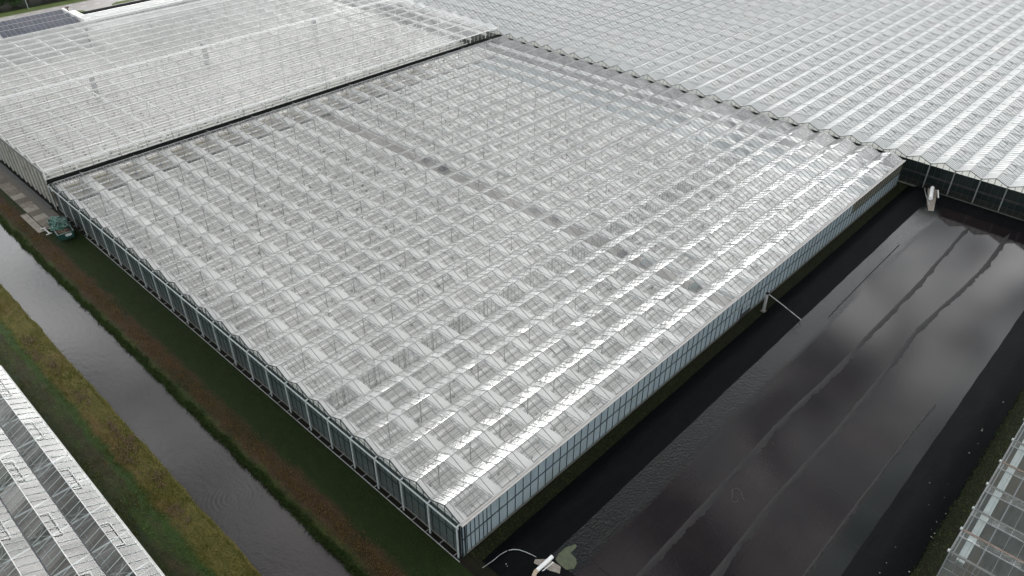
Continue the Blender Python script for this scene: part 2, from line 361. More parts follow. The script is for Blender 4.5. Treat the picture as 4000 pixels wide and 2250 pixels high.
olive = t.mix(t.math('MULTIPLY', t.ramp(big, 0.5, 0.62), 0.75), olive, C(0.1114, 0.0689, 0.0290))
lush = t.mix(t.ramp(mid, 0.3, 0.7), C(0.0129, 0.0292, 0.0059), C(0.0321, 0.0624, 0.0110))
lush = t.mix(t.ramp(fine, 0.52, 0.78), lush, C(0.0642, 0.0988, 0.0184))
soil = t.mix(t.ramp(mid, 0.3, 0.7), C(0.0208, 0.0176, 0.0104), C(0.0479, 0.0354, 0.0188))
c = t.mix(t.ramp(x, -16.6, -17.2), olive, lush)
c = t.mix(t.math('MULTIPLY', t.math('MULTIPLY', t.ramp(x, -17.6, -18.1), t.ramp(big, 0.40, 0.56)), 0.85), c, soil)
c = t.mix(t.ramp(x, -19.1, -19.6), c, C(0.0170, 0.0255, 0.0085))
c = t.mix(t.ramp(x, -11.5, -11.3), c, lush)
c = t.mix(t.ramp(x, -7.6, -6.4), c, t.mix(t.math('MULTIPLY', t.ramp(big, 0.45, 0.62), 0.4), brown, green))
c = t.mix(t.ramp(x, -5.0, -4.1), c, green)
c = t.mix(t.ramp(p[0], -0.45, -0.35), c, C(0.0086, 0.0073, 0.0049))
strip = t.mix(t.ramp(mid, 0.35, 0.65), C(0.0086, 0.0086, 0.0037), C(0.0159, 0.0159, 0.0061))
strip = t.mix(t.ramp(fine, 0.6, 0.82), strip, C(0.0306, 0.0281, 0.0122))
c = t.mix(t.math('MULTIPLY', t.ramp(p[0], 0.0, 0.4), t.ramp(p[1], 0.6, 0.3)), c, strip)
verge = t.mix(t.ramp(mid, 0.3, 0.7), C(0.055, 0.085, 0.016), C(0.09, 0.12, 0.028))
c = t.mix(t.ramp(p[1], 190, 192), c, verge)
principled(t, c, 0.9, spec=0.15, bump=t.math('ADD', fine, mid), bstr=0.9, bdist=0.35)

simple('stalk_pile', C(0.065, 0.045, 0.026), 0.9, 0, 0.4, 4, spec=0.1)
for nm, a, b in (('reed', C(0.0200, 0.0378, 0.0098), C(0.0450, 0.0683, 0.0175)), ('dead_stalk', C(0.1000, 0.0651, 0.0245), C(0.1700, 0.1155, 0.0420)), ('bank_grass', C(0.0600, 0.0788, 0.0126), C(0.1600, 0.1470, 0.0315)), ('leaf_dark', C(0.0100, 0.0273, 0.0098), C(0.0350, 0.0578, 0.0175)), ('leaf_autumn', C(0.0500, 0.0473, 0.0098), C(0.1000, 0.0788, 0.0140))):
    t = mat(nm)
    n = t.noise(t.pos, 2.5, 3, 0.7)
    principled(t, t.mix(t.ramp(n, 0.3, 0.7), a, b), 0.8, spec=0.2)

t = mat('asphalt')
n = t.noise(t.scale3(t.pos, 0.25, 1.6, 1), 1.0, 5, 0.65); n2 = t.noise(t.pos, 4, 3, 0.6)
c = t.mix(t.ramp(n, 0.35, 0.65), C(0.17, 0.15, 0.14), C(0.22, 0.21, 0.20))
c = t.mix(t.math('MULTIPLY', t.ramp(n2, 0.5, 0.7), 0.3), c, C(0.18, 0.16, 0.15))
principled(t, c, 0.7, spec=0.4)
simple('road_paint', C(0.50, 0.49, 0.47), 0.7, 0, 0.1, 3)
t = mat('solar_cell')
p = t.sep(t.pos)
pv = t.new('ShaderNodeObjectInfo').outputs['Random']
c = t.mix(pv, C(0.030, 0.040, 0.055), C(0.060, 0.055, 0.085))
c = t.mix(t.math('MULTIPLY', t.ramp(t.noise(t.pos, 0.6, 3), 0.4, 0.6), 0.5), c, C(0.07, 0.075, 0.09))
principled(t, c, 0.2, spec=0.5)

# ------------------------------------------------------------------ mesh helpers
class MB:
    def __init__(s): s.v = []; s.f = []
    def quad(s, a, b, c, d):
        n = len(s.v); s.v += [tuple(a), tuple(b), tuple(c), tuple(d)]; s.f.append((n, n + 1, n + 2, n + 3))
    def poly(s, pts):
        n = len(s.v); s.v += [tuple(p) for p in pts]; s.f.append(tuple(range(n, n + len(pts))))
    def tri(s, a, b, c):
        n = len(s.v); s.v += [tuple(a), tuple(b), tuple(c)]; s.f.append((n, n + 1, n + 2))
    def hexa(s, P):
        n = len(s.v); s.v += [tuple(p) for p in P]
        for q in ((0, 3, 2, 1), (4, 5, 6, 7), (0, 1, 5, 4), (1, 2, 6, 5), (2, 3, 7, 6), (3, 0, 4, 7)): s.f.append(tuple(n + i for i in q))
    def box(s, a, b):
        x0, y0, z0 = a; x1, y1, z1 = b
        s.hexa([(x0, y0, z0), (x1, y0, z0), (x1, y1, z0), (x0, y1, z0), (x0, y0, z1), (x1, y0, z1), (x1, y1, z1), (x0, y1, z1)])
    def bar(s, p, q, w, h=None, upv=(0, 0, 1)):
        h = h or w; p = Vector(p); q = Vector(q); d = (q - p).normalized(); u = Vector(upv)
        if abs(d.dot(u)) > 0.98: u = Vector((1, 0, 0))
        sd = d.cross(u).normalized() * (w / 2); uu = sd.normalized().cross(d) * (h / 2)
        s.hexa([p - sd - uu, p + sd - uu, p + sd + uu, p - sd + uu, q - sd - uu, q + sd - uu, q + sd + uu, q - sd + uu])
    def tube(s, pts, r, n=10, cap=True):
        pts = [Vector(p) for p in pts]; rings = []
        for i, p in enumerate(pts):
            d = (pts[min(i + 1, len(pts) - 1)] - pts[max(i - 1, 0)]).normalized()
            u = Vector((0, 0, 1)) if abs(d.z) < 0.95 else Vector((1, 0, 0))
            a = d.cross(u).normalized(); b = a.cross(d); rr = r[i] if isinstance(r, (list, tuple)) else r
            base = len(s.v)
            for k in range(n):
                an = 2 * pi * k / n; s.v.append(tuple(p + a * cos(an) * rr + b * sin(an) * rr))
            rings.append(base)
        for i in range(len(rings) - 1):
            for k in range(n):
                k2 = (k + 1) % n; s.f.append((rings[i] + k, rings[i] + k2, rings[i + 1] + k2, rings[i + 1] + k))
        if cap:
            s.f.append(tuple(rings[0] + k for k in reversed(range(n)))); s.f.append(tuple(rings[-1] + k for k in range(n)))
    def blob(s, c, r, n=1, flat=1.0):
        """small irregular stone / lump"""
        c = Vector(c); base = len(s.v); rows = 4; seg = 7
        for i in range(rows + 1):
            th = pi * i / rows
            for k in range(seg):
                rr = r * random.uniform(0.75, 1.2); a = 2 * pi * k / seg
                s.v.append((c.x + rr * sin(th) * cos(a), c.y + rr * sin(th) * sin(a), c.z + rr * cos(th) * flat))
        for i in range(rows):
            for k in range(seg):
                k2 = (k + 1) % seg
                s.f.append((base + i * seg + k, base + i * seg + k2, base + (i + 1) * seg + k2, base + (i + 1) * seg + k))
    def build(s, name, m, parent=None, loc=None, smooth=False):
        me = bpy.data.meshes.new(name); me.from_pydata(s.v, [], s.f)
        me.materials.append(M[m]); me.update()
        if smooth:
            for pl in me.polygons: pl.use_smooth = True
        o = bpy.data.objects.new(name, me); col.objects.link(o)
        if parent is not None: o.parent = parent
        if loc is not None: o.location = loc
        return o
def tag(o, label=None, cat=None, group=None, kind=None):
    if label: o['label'] = label
    if cat: o['category'] = cat
    if group: o['group'] = group
    if kind: o['kind'] = kind
    return o
def empty(name, loc=(0, 0, 0), label=None, cat=None, group=None, rz=0):
    o = bpy.data.objects.new(name, None); col.objects.link(o); o.location = loc; o.rotation_euler = (0, 0, rz)
    o.empty_display_size = 0.3
    return tag(o, label, cat, group)
def copy_part(o, parent, loc):
    c = o.copy(); col.objects.link(c); c.parent = parent; c.location = loc
    for ch in [k for k in bpy.data.objects if k.parent == o]:
        g = ch.copy(); col.objects.link(g); g.parent = c
    return c

# ================================================================== GROUND
GZ = 0.0
g = MB()
prof = [(-2500, 0), (-60, 0), (-14.5, 0.02), (-14.05, -0.1), (-13.7, -0.6), (-12.5, -1.4), (-9.2, -1.4), (-8.1, -0.62), (-7.5, -0.12), (-7.0, 0.0), (-4, 0), (60, 0), (2600, 0)]
ys = [-1500, -300] + [-100 + 2.0 * i for i in range(0, 156)] + [600, 3000]
nx = len(prof)
for y in ys:
    for i, (x, z) in enumerate(prof):
        jx = jz = 0
        if -15 < x < -6 and -100 < y < 210:
            jx = random.uniform(-0.16, 0.16) if i not in (5, 6) else 0
            jz = random.uniform(-0.06, 0.06)
        g.v.append((x + jx, y, z + jz))
for j in range(len(ys) - 1):
    for i in range(nx - 1):
        a = j * nx + i
        g.f.append((a, a + 1, a + nx + 1, a + nx))
tag(g.build('ground', 'ground_grass'), kind='structure')
g = MB(); g.quad((-14.4, -100, -0.42), (-7.2, -100, -0.42), (-7.2, 205, -0.42), (-14.4, 205, -0.42))
tag(g.build('ditch_water', 'ditch_water'), kind='structure')

# vegetation along the ditch: uncountable blades
def blades(name, m, n, fx, ymin, ymax, hmin, hmax, wd, lean, clump=1, zf=0.0, label='', near=True):
    b = MB()
    for _ in range(n):
        y = ymin + (ymax - ymin) * (random.random() ** (1.35 if near else 1.0)); x = fx(y)
        for _k in range(clump):
            xx = x + random.gauss(0, 0.13); yyy = y + random.gauss(0, 0.2); h = random.uniform(hmin, hmax)
            a = random.uniform(0, 2 * pi); wv = Vector((cos(a), sin(a), 0)) * wd * random.uniform(0.6, 1.3)
            z0 = zf(xx) if callable(zf) else zf
            l = Vector((random.gauss(lean[0], 0.25), random.gauss(lean[1], 0.25), 1)) * h
            bp_ = Vector((xx, yyy, z0))
            b.tri(bp_ - wv, bp_ + wv, bp_ + l)
    o = b.build(name, m); tag(o, label, 'grass', kind='stuff'); return o
def bankz(x):
    if x > -7.1: return 0.0
    if x > -8.1: return -0.6 * (-7.1 - x)
    return -0.6
wave = lambda y: 0.28 * sin(y * 0.9) + 0.22 * sin(y * 2.3 + 1) + 0.15 * sin(y * 5.1)
blades('reeds', 'reed', 3300, lambda y: -7.55 + 0.6 * wave(y) * random.random() + random.gauss(0, 0.14), 4, 112, 0.15, 0.55, 0.05, (-0.55, 0), 6, bankz, 'dark green reeds and weeds hanging over the right edge of the ditch')
blades('dead_stalks', 'dead_stalk', 5200, lambda y: random.gauss(-5.75, 0.55), 0, 105, 0.05, 0.22, 0.035, (0.0, 0), 3, 0.0, 'brown dead stalks covering the bank between ditch and lawn')
blades('bank_grass', 'bank_grass', 6500, lambda y: random.uniform(-17.2, -13.95), 8, 85, 0.05, 0.2, 0.04, (0.15, 0), 3, 0.0, 'yellow green rough grass on the bank left of the ditch')
bb = MB()
for (px_, py_) in ((-15.9, 63.8), (-15.7, 56.7), (-16.4, 60), (-15.6, 48.5), (-15.2, 41), (-16.2, 35), (-15.3, 30.5), (-15.8, 24), (-15.1, 37.2)):
    for _ in range(55):
        q = Vector((px_ + random.gauss(0, .35), py_ + random.gauss(0, 1.0), random.uniform(.02, .2))); a = random.gauss(1.2, .6); d = Vector((cos(a), sin(a), random.gauss(0, .15))) * random.uniform(.2, .5)
        w_ = Vector((-sin(a), cos(a), 0)) * .03; bb.quad(q - d - w_, q - d + w_, q + d + w_, q + d - w_)
tag(bb.build('raked_stalks', 'stalk_pile'), 'small piles of pale raked stalks along the left bank', 'grass', kind='stuff')
blades('bank_weeds', 'bank_grass', 2200, lambda y: random.choice((random.gauss(-19.9, 0.35), random.uniform(-19.5, -17))), 8, 75, 0.05, 0.18, 0.04, (0.0, 0), 4, 0.0, 'dark green weeds growing along the foot of the left greenhouse')
blades('lawn', 'reed', 3000, lambda y: random.uniform(-4.2, -0.6), 0, 84, 0.03, 0.08, 0.035, (0.0, 0), 3, 0.0, 'short dark green lawn in front of the gable wall')
bb = MB()
for _ in range(6000):
    x = random.uniform(1.0, 104) if random.random() < .6 else random.uniform(1, 40); y = -random.uniform(0.15, 1.5)
    h = random.uniform(0.04, 0.13); a = random.uniform(0, 2 * pi); wv = Vector((cos(a), sin(a), 0)) * 0.04
    bb.tri(Vector((x, y, 0)) - wv, Vector((x, y, 0)) + wv, Vector((x + random.gauss(0, .05), y + random.gauss(0, .05), h)))
for _ in range(5000):
    x = random.uniform(14, 66); y = -random.uniform(30.8, 33.0)
    h = random.uniform(0.05, 0.16); a = random.uniform(0, 2 * pi); wv = Vector((cos(a), sin(a), 0)) * 0.05
    bb.tri(Vector((x, y, 0.15)) - wv, Vector((x, y, 0.15)) + wv, Vector((x + random.gauss(0, .06), y + random.gauss(0, .06), 0.15 + h)))
tag(bb.build('strip_weeds', 'reed'), 'sparse low weeds on the strips beside the black basin berm', 'weeds', kind='stuff')

# ================================================================== BASIN
def berm_profile(sgn):
    pass
lin = MB()
# cross profile of the liner in Y (left bank -> right bank), basin runs along X
yp = [(-1.5, 0.02), (-2.3, 0.42), (-3.1, 0.98), (-3.7, 1.08), (-4.4, 0.95), (-6.1, 0.38), (-7.4, 0.05), (-25.4, 0.05), (-26.7, 0.38), (-28.6, 0.9), (-29.4, 1.0), (-30.2, 0.85), (-31.4, 0.1)]
X0, X1 = 3.0, 102.6
nxs = 84
def endlift(x):
    """height the liner reaches at the short ends"""
    d0 = x - 1.2; d1 = 105.0 - x
    return min(d0, d1)
xs = [1.2 + i * (105.0 - 1.2) / nxs for i in range(nxs + 1)]
def endh(d):
    pts = [(0, 0.02), (1.2, 0.75), (2.0, 1.0), (2.9, 0.95), (4.6, 0.38), (6.0, 0.05), (200, 0.05)]
    for (a, za), (b_, zb) in zip(pts, pts[1:]):
        if d <= b_: return za + (zb - za) * (d - a) / (b_ - a)
    return 0.05
rows = []
for x in xs:
    row = []
    for (y, z) in yp:
        d = min(x - 1.2, 105.0 - x)
        e = endh(d)
        if z < 0.3 and -26 < y < -7: zz_ = e
        else:
            zz_ = max(min(z, 1.08), e if -30 < y < -3.5 else 0) if d < 6 and -30 < y < -3.5 else z
            if d < 1.3: zz_ = min(zz_, 0.02 + 0.75 * d)
        zz_ += 0.006 * sin(x * 1.3 + y) + random.uniform(-0.002, 0.002)
        row.append((x, y + 0.02 * sin(x * .37 + y), zz_))
    rows.append(row)
for r_ in rows: lin.v += r_
k = len(yp)
for i in range(len(rows) - 1):
    for j in range(k - 1):
        a = i * k + j; lin.f.append((a, a + 1, a + k + 1, a + k))
tag(lin.build('basin_liner', 'liner', smooth=True), kind='structure')
wa = MB(); wa.quad((3.5, -5.0, 0.40), (3.5, -27.6, 0.40), (102.5, -27.6, 0.40), (102.5, -5.0, 0.40))
tag(wa.build('basin_water', 'basin_water'), kind='structure')
# long folds of the liner that stand out of the water
def fold(pts, w0, w1, h, name='liner_fold', seed=1, rag=0.22):
    rnd = random.Random(seed); b = MB(); n = 300; L = []
    for i in range(n + 1):
        u = i / n * (len(pts) - 1); j = min(int(u), len(pts) - 2); f = u - j
        L.append(Vector(pts[j]).lerp(Vector(pts[j + 1]), f))
    wa_ = 0.0; wb_ = 0.0; prev = None
    for i, c in enumerate(L):
        wa_ = 0.8 * wa_ + rnd.gauss(0, 1) * rag * 0.22; wb_ = 0.72 * wb_ + rnd.gauss(0, 1) * rag * 1.1
        ww = w0 + (w1 - w0) * i / n
        end = min(1, min(i, n - i) / 5)
        a = max(0.12, ww / 2 * (1 + wa_)) * end + 0.02; d_ = max(0.12, ww / 2 * (1 + wb_)) * end + 0.02
        pr = [(c.x, c.y + a, 0.385), (c.x, c.y + a * 0.35, 0.40 + h * 0.7), (c.x, c.y, 0.40 + h), (c.x, c.y - d_ * 0.5, 0.40 + h * 0.45), (c.x, c.y - d_, 0.385)]
        b.v += pr
        if i:
            o_ = len(b.v) - 10
            for q in range(4): b.f.append((o_ + q, o_ + q + 1, o_ + q + 6, o_ + q + 5))
    return tag(b.build(name, 'liner_fold', smooth=True), kind='structure')
fold([(96.8, -14.0), (76.6, -14.3), (60, -14.0), (50, -13.9), (36, -13.3), (20.6, -13.4), (10.4, -13.4), (2.5, -13.6)], 0.75, 0.85, 0.05, seed=3)
fold([(99, -19.3), (86, -19.6), (78.7, -19.2), (64.8, -18.1), (53, -18.4), (40.8, -18.5), (25.1, -18.1), (15, -18.4), (4, -18.6)], 0.7, 0.8, 0.05, seed=5)
fold([(52, -24.8), (46.5, -24.6), (32.4, -24.4), (21.1, -24.35), (8, -24.3)], 0.16, 0.55, 0.04, seed=8, rag=0.5)
fold([(84, -8.1), (70, -8.2), (59, -8.4)], 0.12, 0.22, 0.03, seed=11)
fold([(24.5, -8.35), (21.5, -8.4)], 0.08, 0.1, 0.02, seed=12)
fold([(18.2, -8.4), (15.0, -8.45)], 0.1, 0.1, 0.03, seed=13)
fold([(13.5, -8.4), (8.5, -8.4)], 0.12, 0.14, 0.04, seed=14)
fold([(8.4, -8.7), (8.0, -10.2), (8.1, -12.6)], 0.15, 0.2, 0.04, seed=15)
# stones lying on the berm foot, right bank
stg = 'pale stones scattered on the black liner'
for i in range(95):
    if i < 62: x = random.gauss(30, 5.5); y = -30.4 + random.gauss(0, 0.75); z = 1.0 - 0.4 * max(0, -29.4 - y)
    elif i < 76: x = random.uniform(36, 62); y = random.uniform(-31.0, -28.5); z = 0.85
    else: x = random.gauss(2.9, 0.5); y = random.gauss(-3.9, 0.5) - 0.9 * (x - 2.9); z = 0.75
    b = MB(); b.blob((0, 0, 0), random.uniform(0.035, 0.09), flat=0.6)
    o = b.build('stone', 'stone', loc=(x, y, z)); 
    tag(o, 'pale stone on the near corner of the liner' if i >= 76 else 'pale stone on the liner by the right bank', 'stone', stg if i < 76 else 'stones on the near corner of the liner')
for (x, y, zf) in ((82, -15.2, .43), (70.5, -17.2, .43), (66, -15.6, .43), (50.3, -18.3, .5), (30.5, -21.4, .43)):
    pass

# near overflow: white pipe, elbow, slab
ov = empty('overflow_pipe', (3.4, -6.5, 0.5), 'white overflow pipe with brown elbow at the near end of the basin', 'pipe')
b = MB(); b.tube([(2.0, -0.1, 0.85), (0.0, 0.0, 0.72)], 0.19, 14); b.build('pipe_end', 'pipe_white', ov)
b = MB(); b.tube([(0.0, 0.0, 0.72), (-0.25, 0.0, 0.68), (-0.6, -0.12, 0.55)], [0.2, 0.205, 0.2], 14); b.build('elbow', 'pipe_brown', ov)
b = MB(); b.tube([(-0.6, -0.12, 0.55), (-1.9, -0.75, -0.35)], 0.185, 14); b.build('lower_pipe', 'pipe_white', ov)
sp = empty('vent_pipe', (3.6, -6.8, 0.5), 'thin white pipe lying beside the thick overflow pipe', 'pipe')
b = MB(); b.tube([(1.6, -0.1, 0.5), (-0.3, 0.1, 0.35), (-1.0, -0.2, -0.2)], 0.055, 8); b.build('tube', 'pipe_white', sp)
b = MB(); b.tube([(-0.25, 0.1, 0.36), (-0.45, 0.05, 0.3)], 0.09, 8); b.build('coupling', 'black_rubber', sp)
b = MB(); z = 0.62
P = [(3.9, -5.65, 1.02), (4.3, -5.45, .93), (5.35, -6.15, .58), (5.6, -7.5, .50), (4.85, -8.0, .72), (4.4, -7.2, .88)]
b.poly(P); b.poly([(x, y, z_ - .08) for x, y, z_ in reversed(P)])
for i in range(6):
    j = (i + 1) % 6; b.quad(P[i], (P[i][0], P[i][1], P[i][2] - .08), (P[j][0], P[j][1], P[j][2] - .08), P[j])
tag(b.build('splash_slab', 'pale_concrete'), 'pale concrete splash slab under the near overflow pipe', 'slab')
b = MB(); b.poly([(5.3, -6.6, 0.43), (5.9, -6.6, 0.415), (6.6, -6.4, 0.412), (7.6, -6.45, 0.41), (8.5, -6.9, .41), (8.35, -7.15, 0.41), (7.4, -7.2, .41), (7.3, -7.9, 0.41), (6.9, -8.35, .41), (6.3, -8.5, 0.41), (5.5, -7.9, 0.43)])
tag(b.build('algae_patch', 'silt'), 'green algae mat floating off the near slab', 'algae')
b = MB(); b.tube([(3.2, -3.1, 1.15), (3.55, -3.35, 1.17), (3.9, -3.75, 1.15), (4.2, -4.3, 1.05), (4.5, -5.0, .9), (4.8, -5.8, .62), (5.0, -6.2, .5)], [.04, .04, .035, .03, .03, .022, .015], 8)
tag(b.build('hose', 'galvanised'), 'pale hose curving over the berm to the near overflow pipe', 'hose')
b = MB(); b.tube([(0.6, -2.2, .25), (1.8, -2.5, .5), (2.5, -2.65, .75), (3.1, -3.0, 1.1)], .035, 8)
tag(b.build('hose', 'pipe_grey'), 'grey dirty hose running from the corner to the berm top', 'hose')
b = MB(); b.tube([(23.4, -14.9, .43), (23.2, -15.3, .43), (23.7, -15.5, .43), (24.0, -15.2, .43), (23.6, -14.9, .43), (24.6, -14.3, .43), (25.1, -14.5, .43), (25.0, -15.1, .43), (24.5, -15.5, .43), (24.2, -15.95, .43)], .03, 6)
tag(b.build('rope', 'rope'), 'thin looped rope lying on the liner between the folds', 'rope')
# far inlet: concrete chute with white pipe
b = MB(); P = [(103.6, -4.9), (104.1, -6.35), (101.6, -7.0), (97.9, -8.1), (97.4, -7.4), (100.5, -6.0)]; Zt = [1.25, 1.25, 1.0, .45, .45, .85]
b.poly([(x, y, z_) for (x, y), z_ in zip(P, Zt)])
for i in range(6):
    j = (i + 1) % 6; b.quad((*P[i], Zt[i]), (*P[i], Zt[i] - .4), (*P[j], Zt[j] - .4), (*P[j], Zt[j]))
tag(b.build('inlet_chute', 'pale_concrete'), 'grey concrete chute running into the far end of the basin', 'chute')
b = MB(); b.tube([(103.2, -5.6, 1.75), (102.6, -5.75, 1.68), (99.9, -6.6, 1.35)], 0.3, 14)
tag(b.build('inlet_pipe', 'pipe_white'), 'thick white pipe on top of the concrete chute', 'pipe')
b = MB(); b.tube([(103.5, -6.5, 1.45), (101.6, -7.3, 1.15)], 0.11, 8)
tag(b.build('inlet_pipe', 'pipe_white'), 'thin white pipe lying right of the concrete chute', 'pipe')
b = MB(); b.tube([(104.0, -4.3, .9), (102.5, -4.8, 1.15), (101, -5.6, 1.05), (99, -6.9, .6)], 0.07, 7)
tag(b.build('hose', 'pipe_grey'), 'pale hose down the berm left of the concrete chute', 'hose')
# stand pipe by the long side wall
st = empty('drain_pipe', (54.9, -1.25, 0), 'upright grey drain pipe with a horizontal arm by the long wall', 'pipe')
b = MB(); b.tube([(0, 0, 0.12), (0, 0, 2.9)], 0.2, 14); b.build('riser', 'pipe_grey', st)
b = MB(); b.box((-0.3, -0.3, 0.0), (0.3, 0.3, 0.12)); b.build('foot', 'pale_concrete', st)
b = MB(); b.tube([(0, 0, 2.98), (0, -2.2, 2.3), (-.1, -5.2, 1.35)], 0.055, 8); b.build('arm', 'pipe_grey', st)
b = MB(); b.tube([(0, 0, 2.9), (0, 0, 3.02)], 0.225, 12); b.build('cap', 'black_rubber', st)
b = MB(); b.tube([(-.1, -3.9, 1.7), (.1, -4.6, 1.0), (.0, -5.3, .45)], 0.035, 6); b.build('stay', 'black_rubber', st)

# ================================================================== GREENHOUSES
def merged(parts, name, parent, loc):
    """one mesh, several materials: [(MB, material), ...]"""
    v = []; f = []; mi = []; mats = []
    for mb, m in parts:
        n = len(v); v += mb.v; f += [tuple(i + n for i in q) for q in mb.f]
        if m not in mats: mats.append(m)
        mi += [mats.index(m)] * len(mb.f)
    me = bpy.data.meshes.new(name); me.from_pydata(v, [], f)
    for m in mats: me.materials.append(M[m])
    me.polygons.foreach_set('material_index', mi); me.update()
    o = bpy.data.objects.new(name, me); col.objects.link(o)
    if parent is not None: o.parent = parent
    o.location = loc
    return o
def roof_bay(name, parent, gm, bay, rise, Lx, bars, bw, barmat, loc, vents=None, braces=None, ridge_w=0.07, ridgemat=None, rot=0, extra=(), ventmat='bar_dark'):
    """local frame: ridge along +X, gutters at y=0 and y=bay, z=0 at the gutter"""
    hb = bay / 2; b = MB(); e = 0.07
    n = max(1, int(Lx / 4.5))
    for i in range(n):
        xa, xb = Lx * i / n, Lx * (i + 1) / n
        b.quad((xa, e, 0), (xb, e, 0), (xb, hb, rise), (xa, hb, rise))
        b.quad((xa, hb, rise), (xb, hb, rise), (xb, bay - e, 0), (xa, bay - e, 0))
    r = MB()
    for x in bars:
        for s in (1, -1):
            r.bar((x, hb - s * hb + s * 0.08, .02), (x, hb - s * 0.02, rise + .02), bw, bw * .9, upv=(0, -s * rise, hb))
    rd = MB(); rd.bar((0, hb, rise + 0.02), (Lx, hb, rise + 0.02), ridge_w, ridge_w)
    parts = [(b, gm), (r, barmat), (rd, ridgemat or barmat)]
    if vents:
        v = MB()
        for (x0, x1, side, f0, f1, op, full) in vents:
            def P(x, f, up_):
                y = hb * f if side < 0 else bay - hb * f
                return (x, y, rise * f + 0.05 + up_)
            a, b_, c_, d_ = P(x0, f0, op), P(x1, f0, op), P(x1, f1, 0), P(x0, f1, 0)
            if full:
                for q, r2 in ((a, b_), (b_, c_), (d_, a)): v.bar(q, r2, 0.045, 0.04)
            else: v.bar(d_, a, 0.06, 0.05)
        parts.append((v, ventmat))
    if braces:  # thin bars laid on the panes, standing for truss shadows through whitewash
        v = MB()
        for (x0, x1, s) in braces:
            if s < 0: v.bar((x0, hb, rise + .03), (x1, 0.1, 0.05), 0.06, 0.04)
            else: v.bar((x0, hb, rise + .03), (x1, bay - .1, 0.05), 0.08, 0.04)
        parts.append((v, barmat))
    parts += list(extra)
    o = merged(parts, name, parent, loc); o.rotation_euler = (0, 0, rot)
    return o
simple('wash_dark', C(0.11, 0.12, 0.12), 0.55, 0.0, 0.15, 3)

def truss(parent, x, y0, y1, zt, depth, m, step, w_=0.07):
    b = MB()
    b.bar((x, y0, zt), (x, y1, zt), w_, w_); b.bar((x, y0, zt - depth), (x, y1, zt - depth), w_, w_)
    y = y0; s = 0
    while y < y1 - 0.01:
        yn = min(y + step, y1)
        b.bar((x, y, zt if s else zt - depth), (x, yn, zt - depth if s else zt), 0.035, 0.035)
        y = yn; s ^= 1
    return b.build('truss', m, parent)

# ---------------------------------------------------------------- main greenhouse
GH = empty('greenhouse', (0, 0, 0), 'large clear glass greenhouse with white screen bands, in the middle', 'greenhouse')
Y0, NB, BAY = 0.3, 24, 4.0
YE = Y0 + NB * BAY
XA, XB = 0.3, 103.6
HG, RISE = 4.7, 0.90
pane = 1.125
LX = XB - XA
bars = [0.02, .55, 1.1, 1.65, 2.2, 2.8, 3.4] + [3.4 + pane * i for i in range(1, 200) if 3.4 + pane * i < LX - 4] + [LX - 3.3, LX - 2.7, LX - 2.2, LX - 1.6, LX - 1.1, LX - .5, LX - .02]
trx = [0.2 + 4.5 * kk for kk in range(1, 23)]
protos = []
for k_ in range(4):
    vents = []
    for i, X in enumerate(trx):
        vents.append((X - XA + 0.2, X - XA + 1.3, 1, random.uniform(.3, .45), 1.0, random.choice((0.02, .06, .12, .2, .32)), 0))
        if random.random() < .12: vents.append((X - XA + 1.3, X - XA + 3.55, -1, .45, 1.0, random.uniform(.05, .25), 1))
    protos.append(roof_bay('roof_bay', GH, 'roof_glass', BAY, RISE, LX, bars, 0.065, 'bar_grey', (XA, Y0 + BAY * k_, HG), vents=vents, ridgemat='bar_grey'))
for i in range(4, NB): copy_part(protos[(i * 3 + i // 4) % 4], GH, (XA, Y0 + BAY * i, HG))
gb = MB(); gb.box((0, -0.1, -0.14), (LX + .15, 0.1, -0.01)); gb.box((0, -.11, -.01), (LX + .15, -.07, .03)); gb.box((0, .07, -.01), (LX + .15, .11, .03))
gp = gb.build('gutter', 'gutter_grey', GH, (XA, Y0 + BAY, HG))
for i in range(2, NB): copy_part(gp, GH, (XA, Y0 + BAY * i, HG))
b = MB(); b.box((XA - .05, -0.08, HG - .16), (XB + .1, 0.30, HG + .02)); b.box((XA - .05, -0.15, HG + .02), (XB + .1, -.02, HG + .07)); b.box((XA - .05, .1, HG + .02), (XB + .1, .14, HG + .08))
o = b.build('eaves_gutter', 'eaves_white', GH)
# screens: a band of cloth under each truss line, hanging between the gutters
scr_w = 1.45
def screen(x, w_, z=4.12):
    b = MB(); n = 6
    for j in range(NB):
        for q in range(n):
            ya = Y0 + BAY * (j + q / n) ; yb = Y0 + BAY * (j + (q + 1) / n)
            def zz(u): return z - 0.07 * sin(pi * (u % 1.0) if u % 1 else 0)
            ua, ub = q / n, (q + 1) / n
            wob_a = 0.10 * sin(pi * ua); wob_b = 0.10 * sin(pi * ub)
            b.quad((x + .12, ya, z - .06 * sin(pi * ua)), (x + .12 + w_ + wob_a, ya, z - .10 * sin(pi * ua)), (x + .12 + w_ + wob_b, yb, z - .10 * sin(pi * ub)), (x + .12, yb, z - .06 * sin(pi * ub)))
    return b.build('shade_screen', 'screen_cloth', GH)
screen(XA - 0.1, 1.25)
for X in trx: screen(X + random.uniform(-.04, .04), scr_w + random.uniform(-.12, .12))
for X in [XA + .2] + trx + [XB - .1]: truss(GH, X, Y0, YE, 4.52, 0.42, 'galvanised', 1.0)
for X in trx: 
    pass
b = MB()
for X in trx: b.bar((X - .45, Y0, 4.2), (X - .45, YE, 4.2), .05, .05); b.bar((X - .62, Y0, 4.25), (X - .62, YE, 4.25), .035, .035)
b.build('screen_rods', 'galvanised', GH)
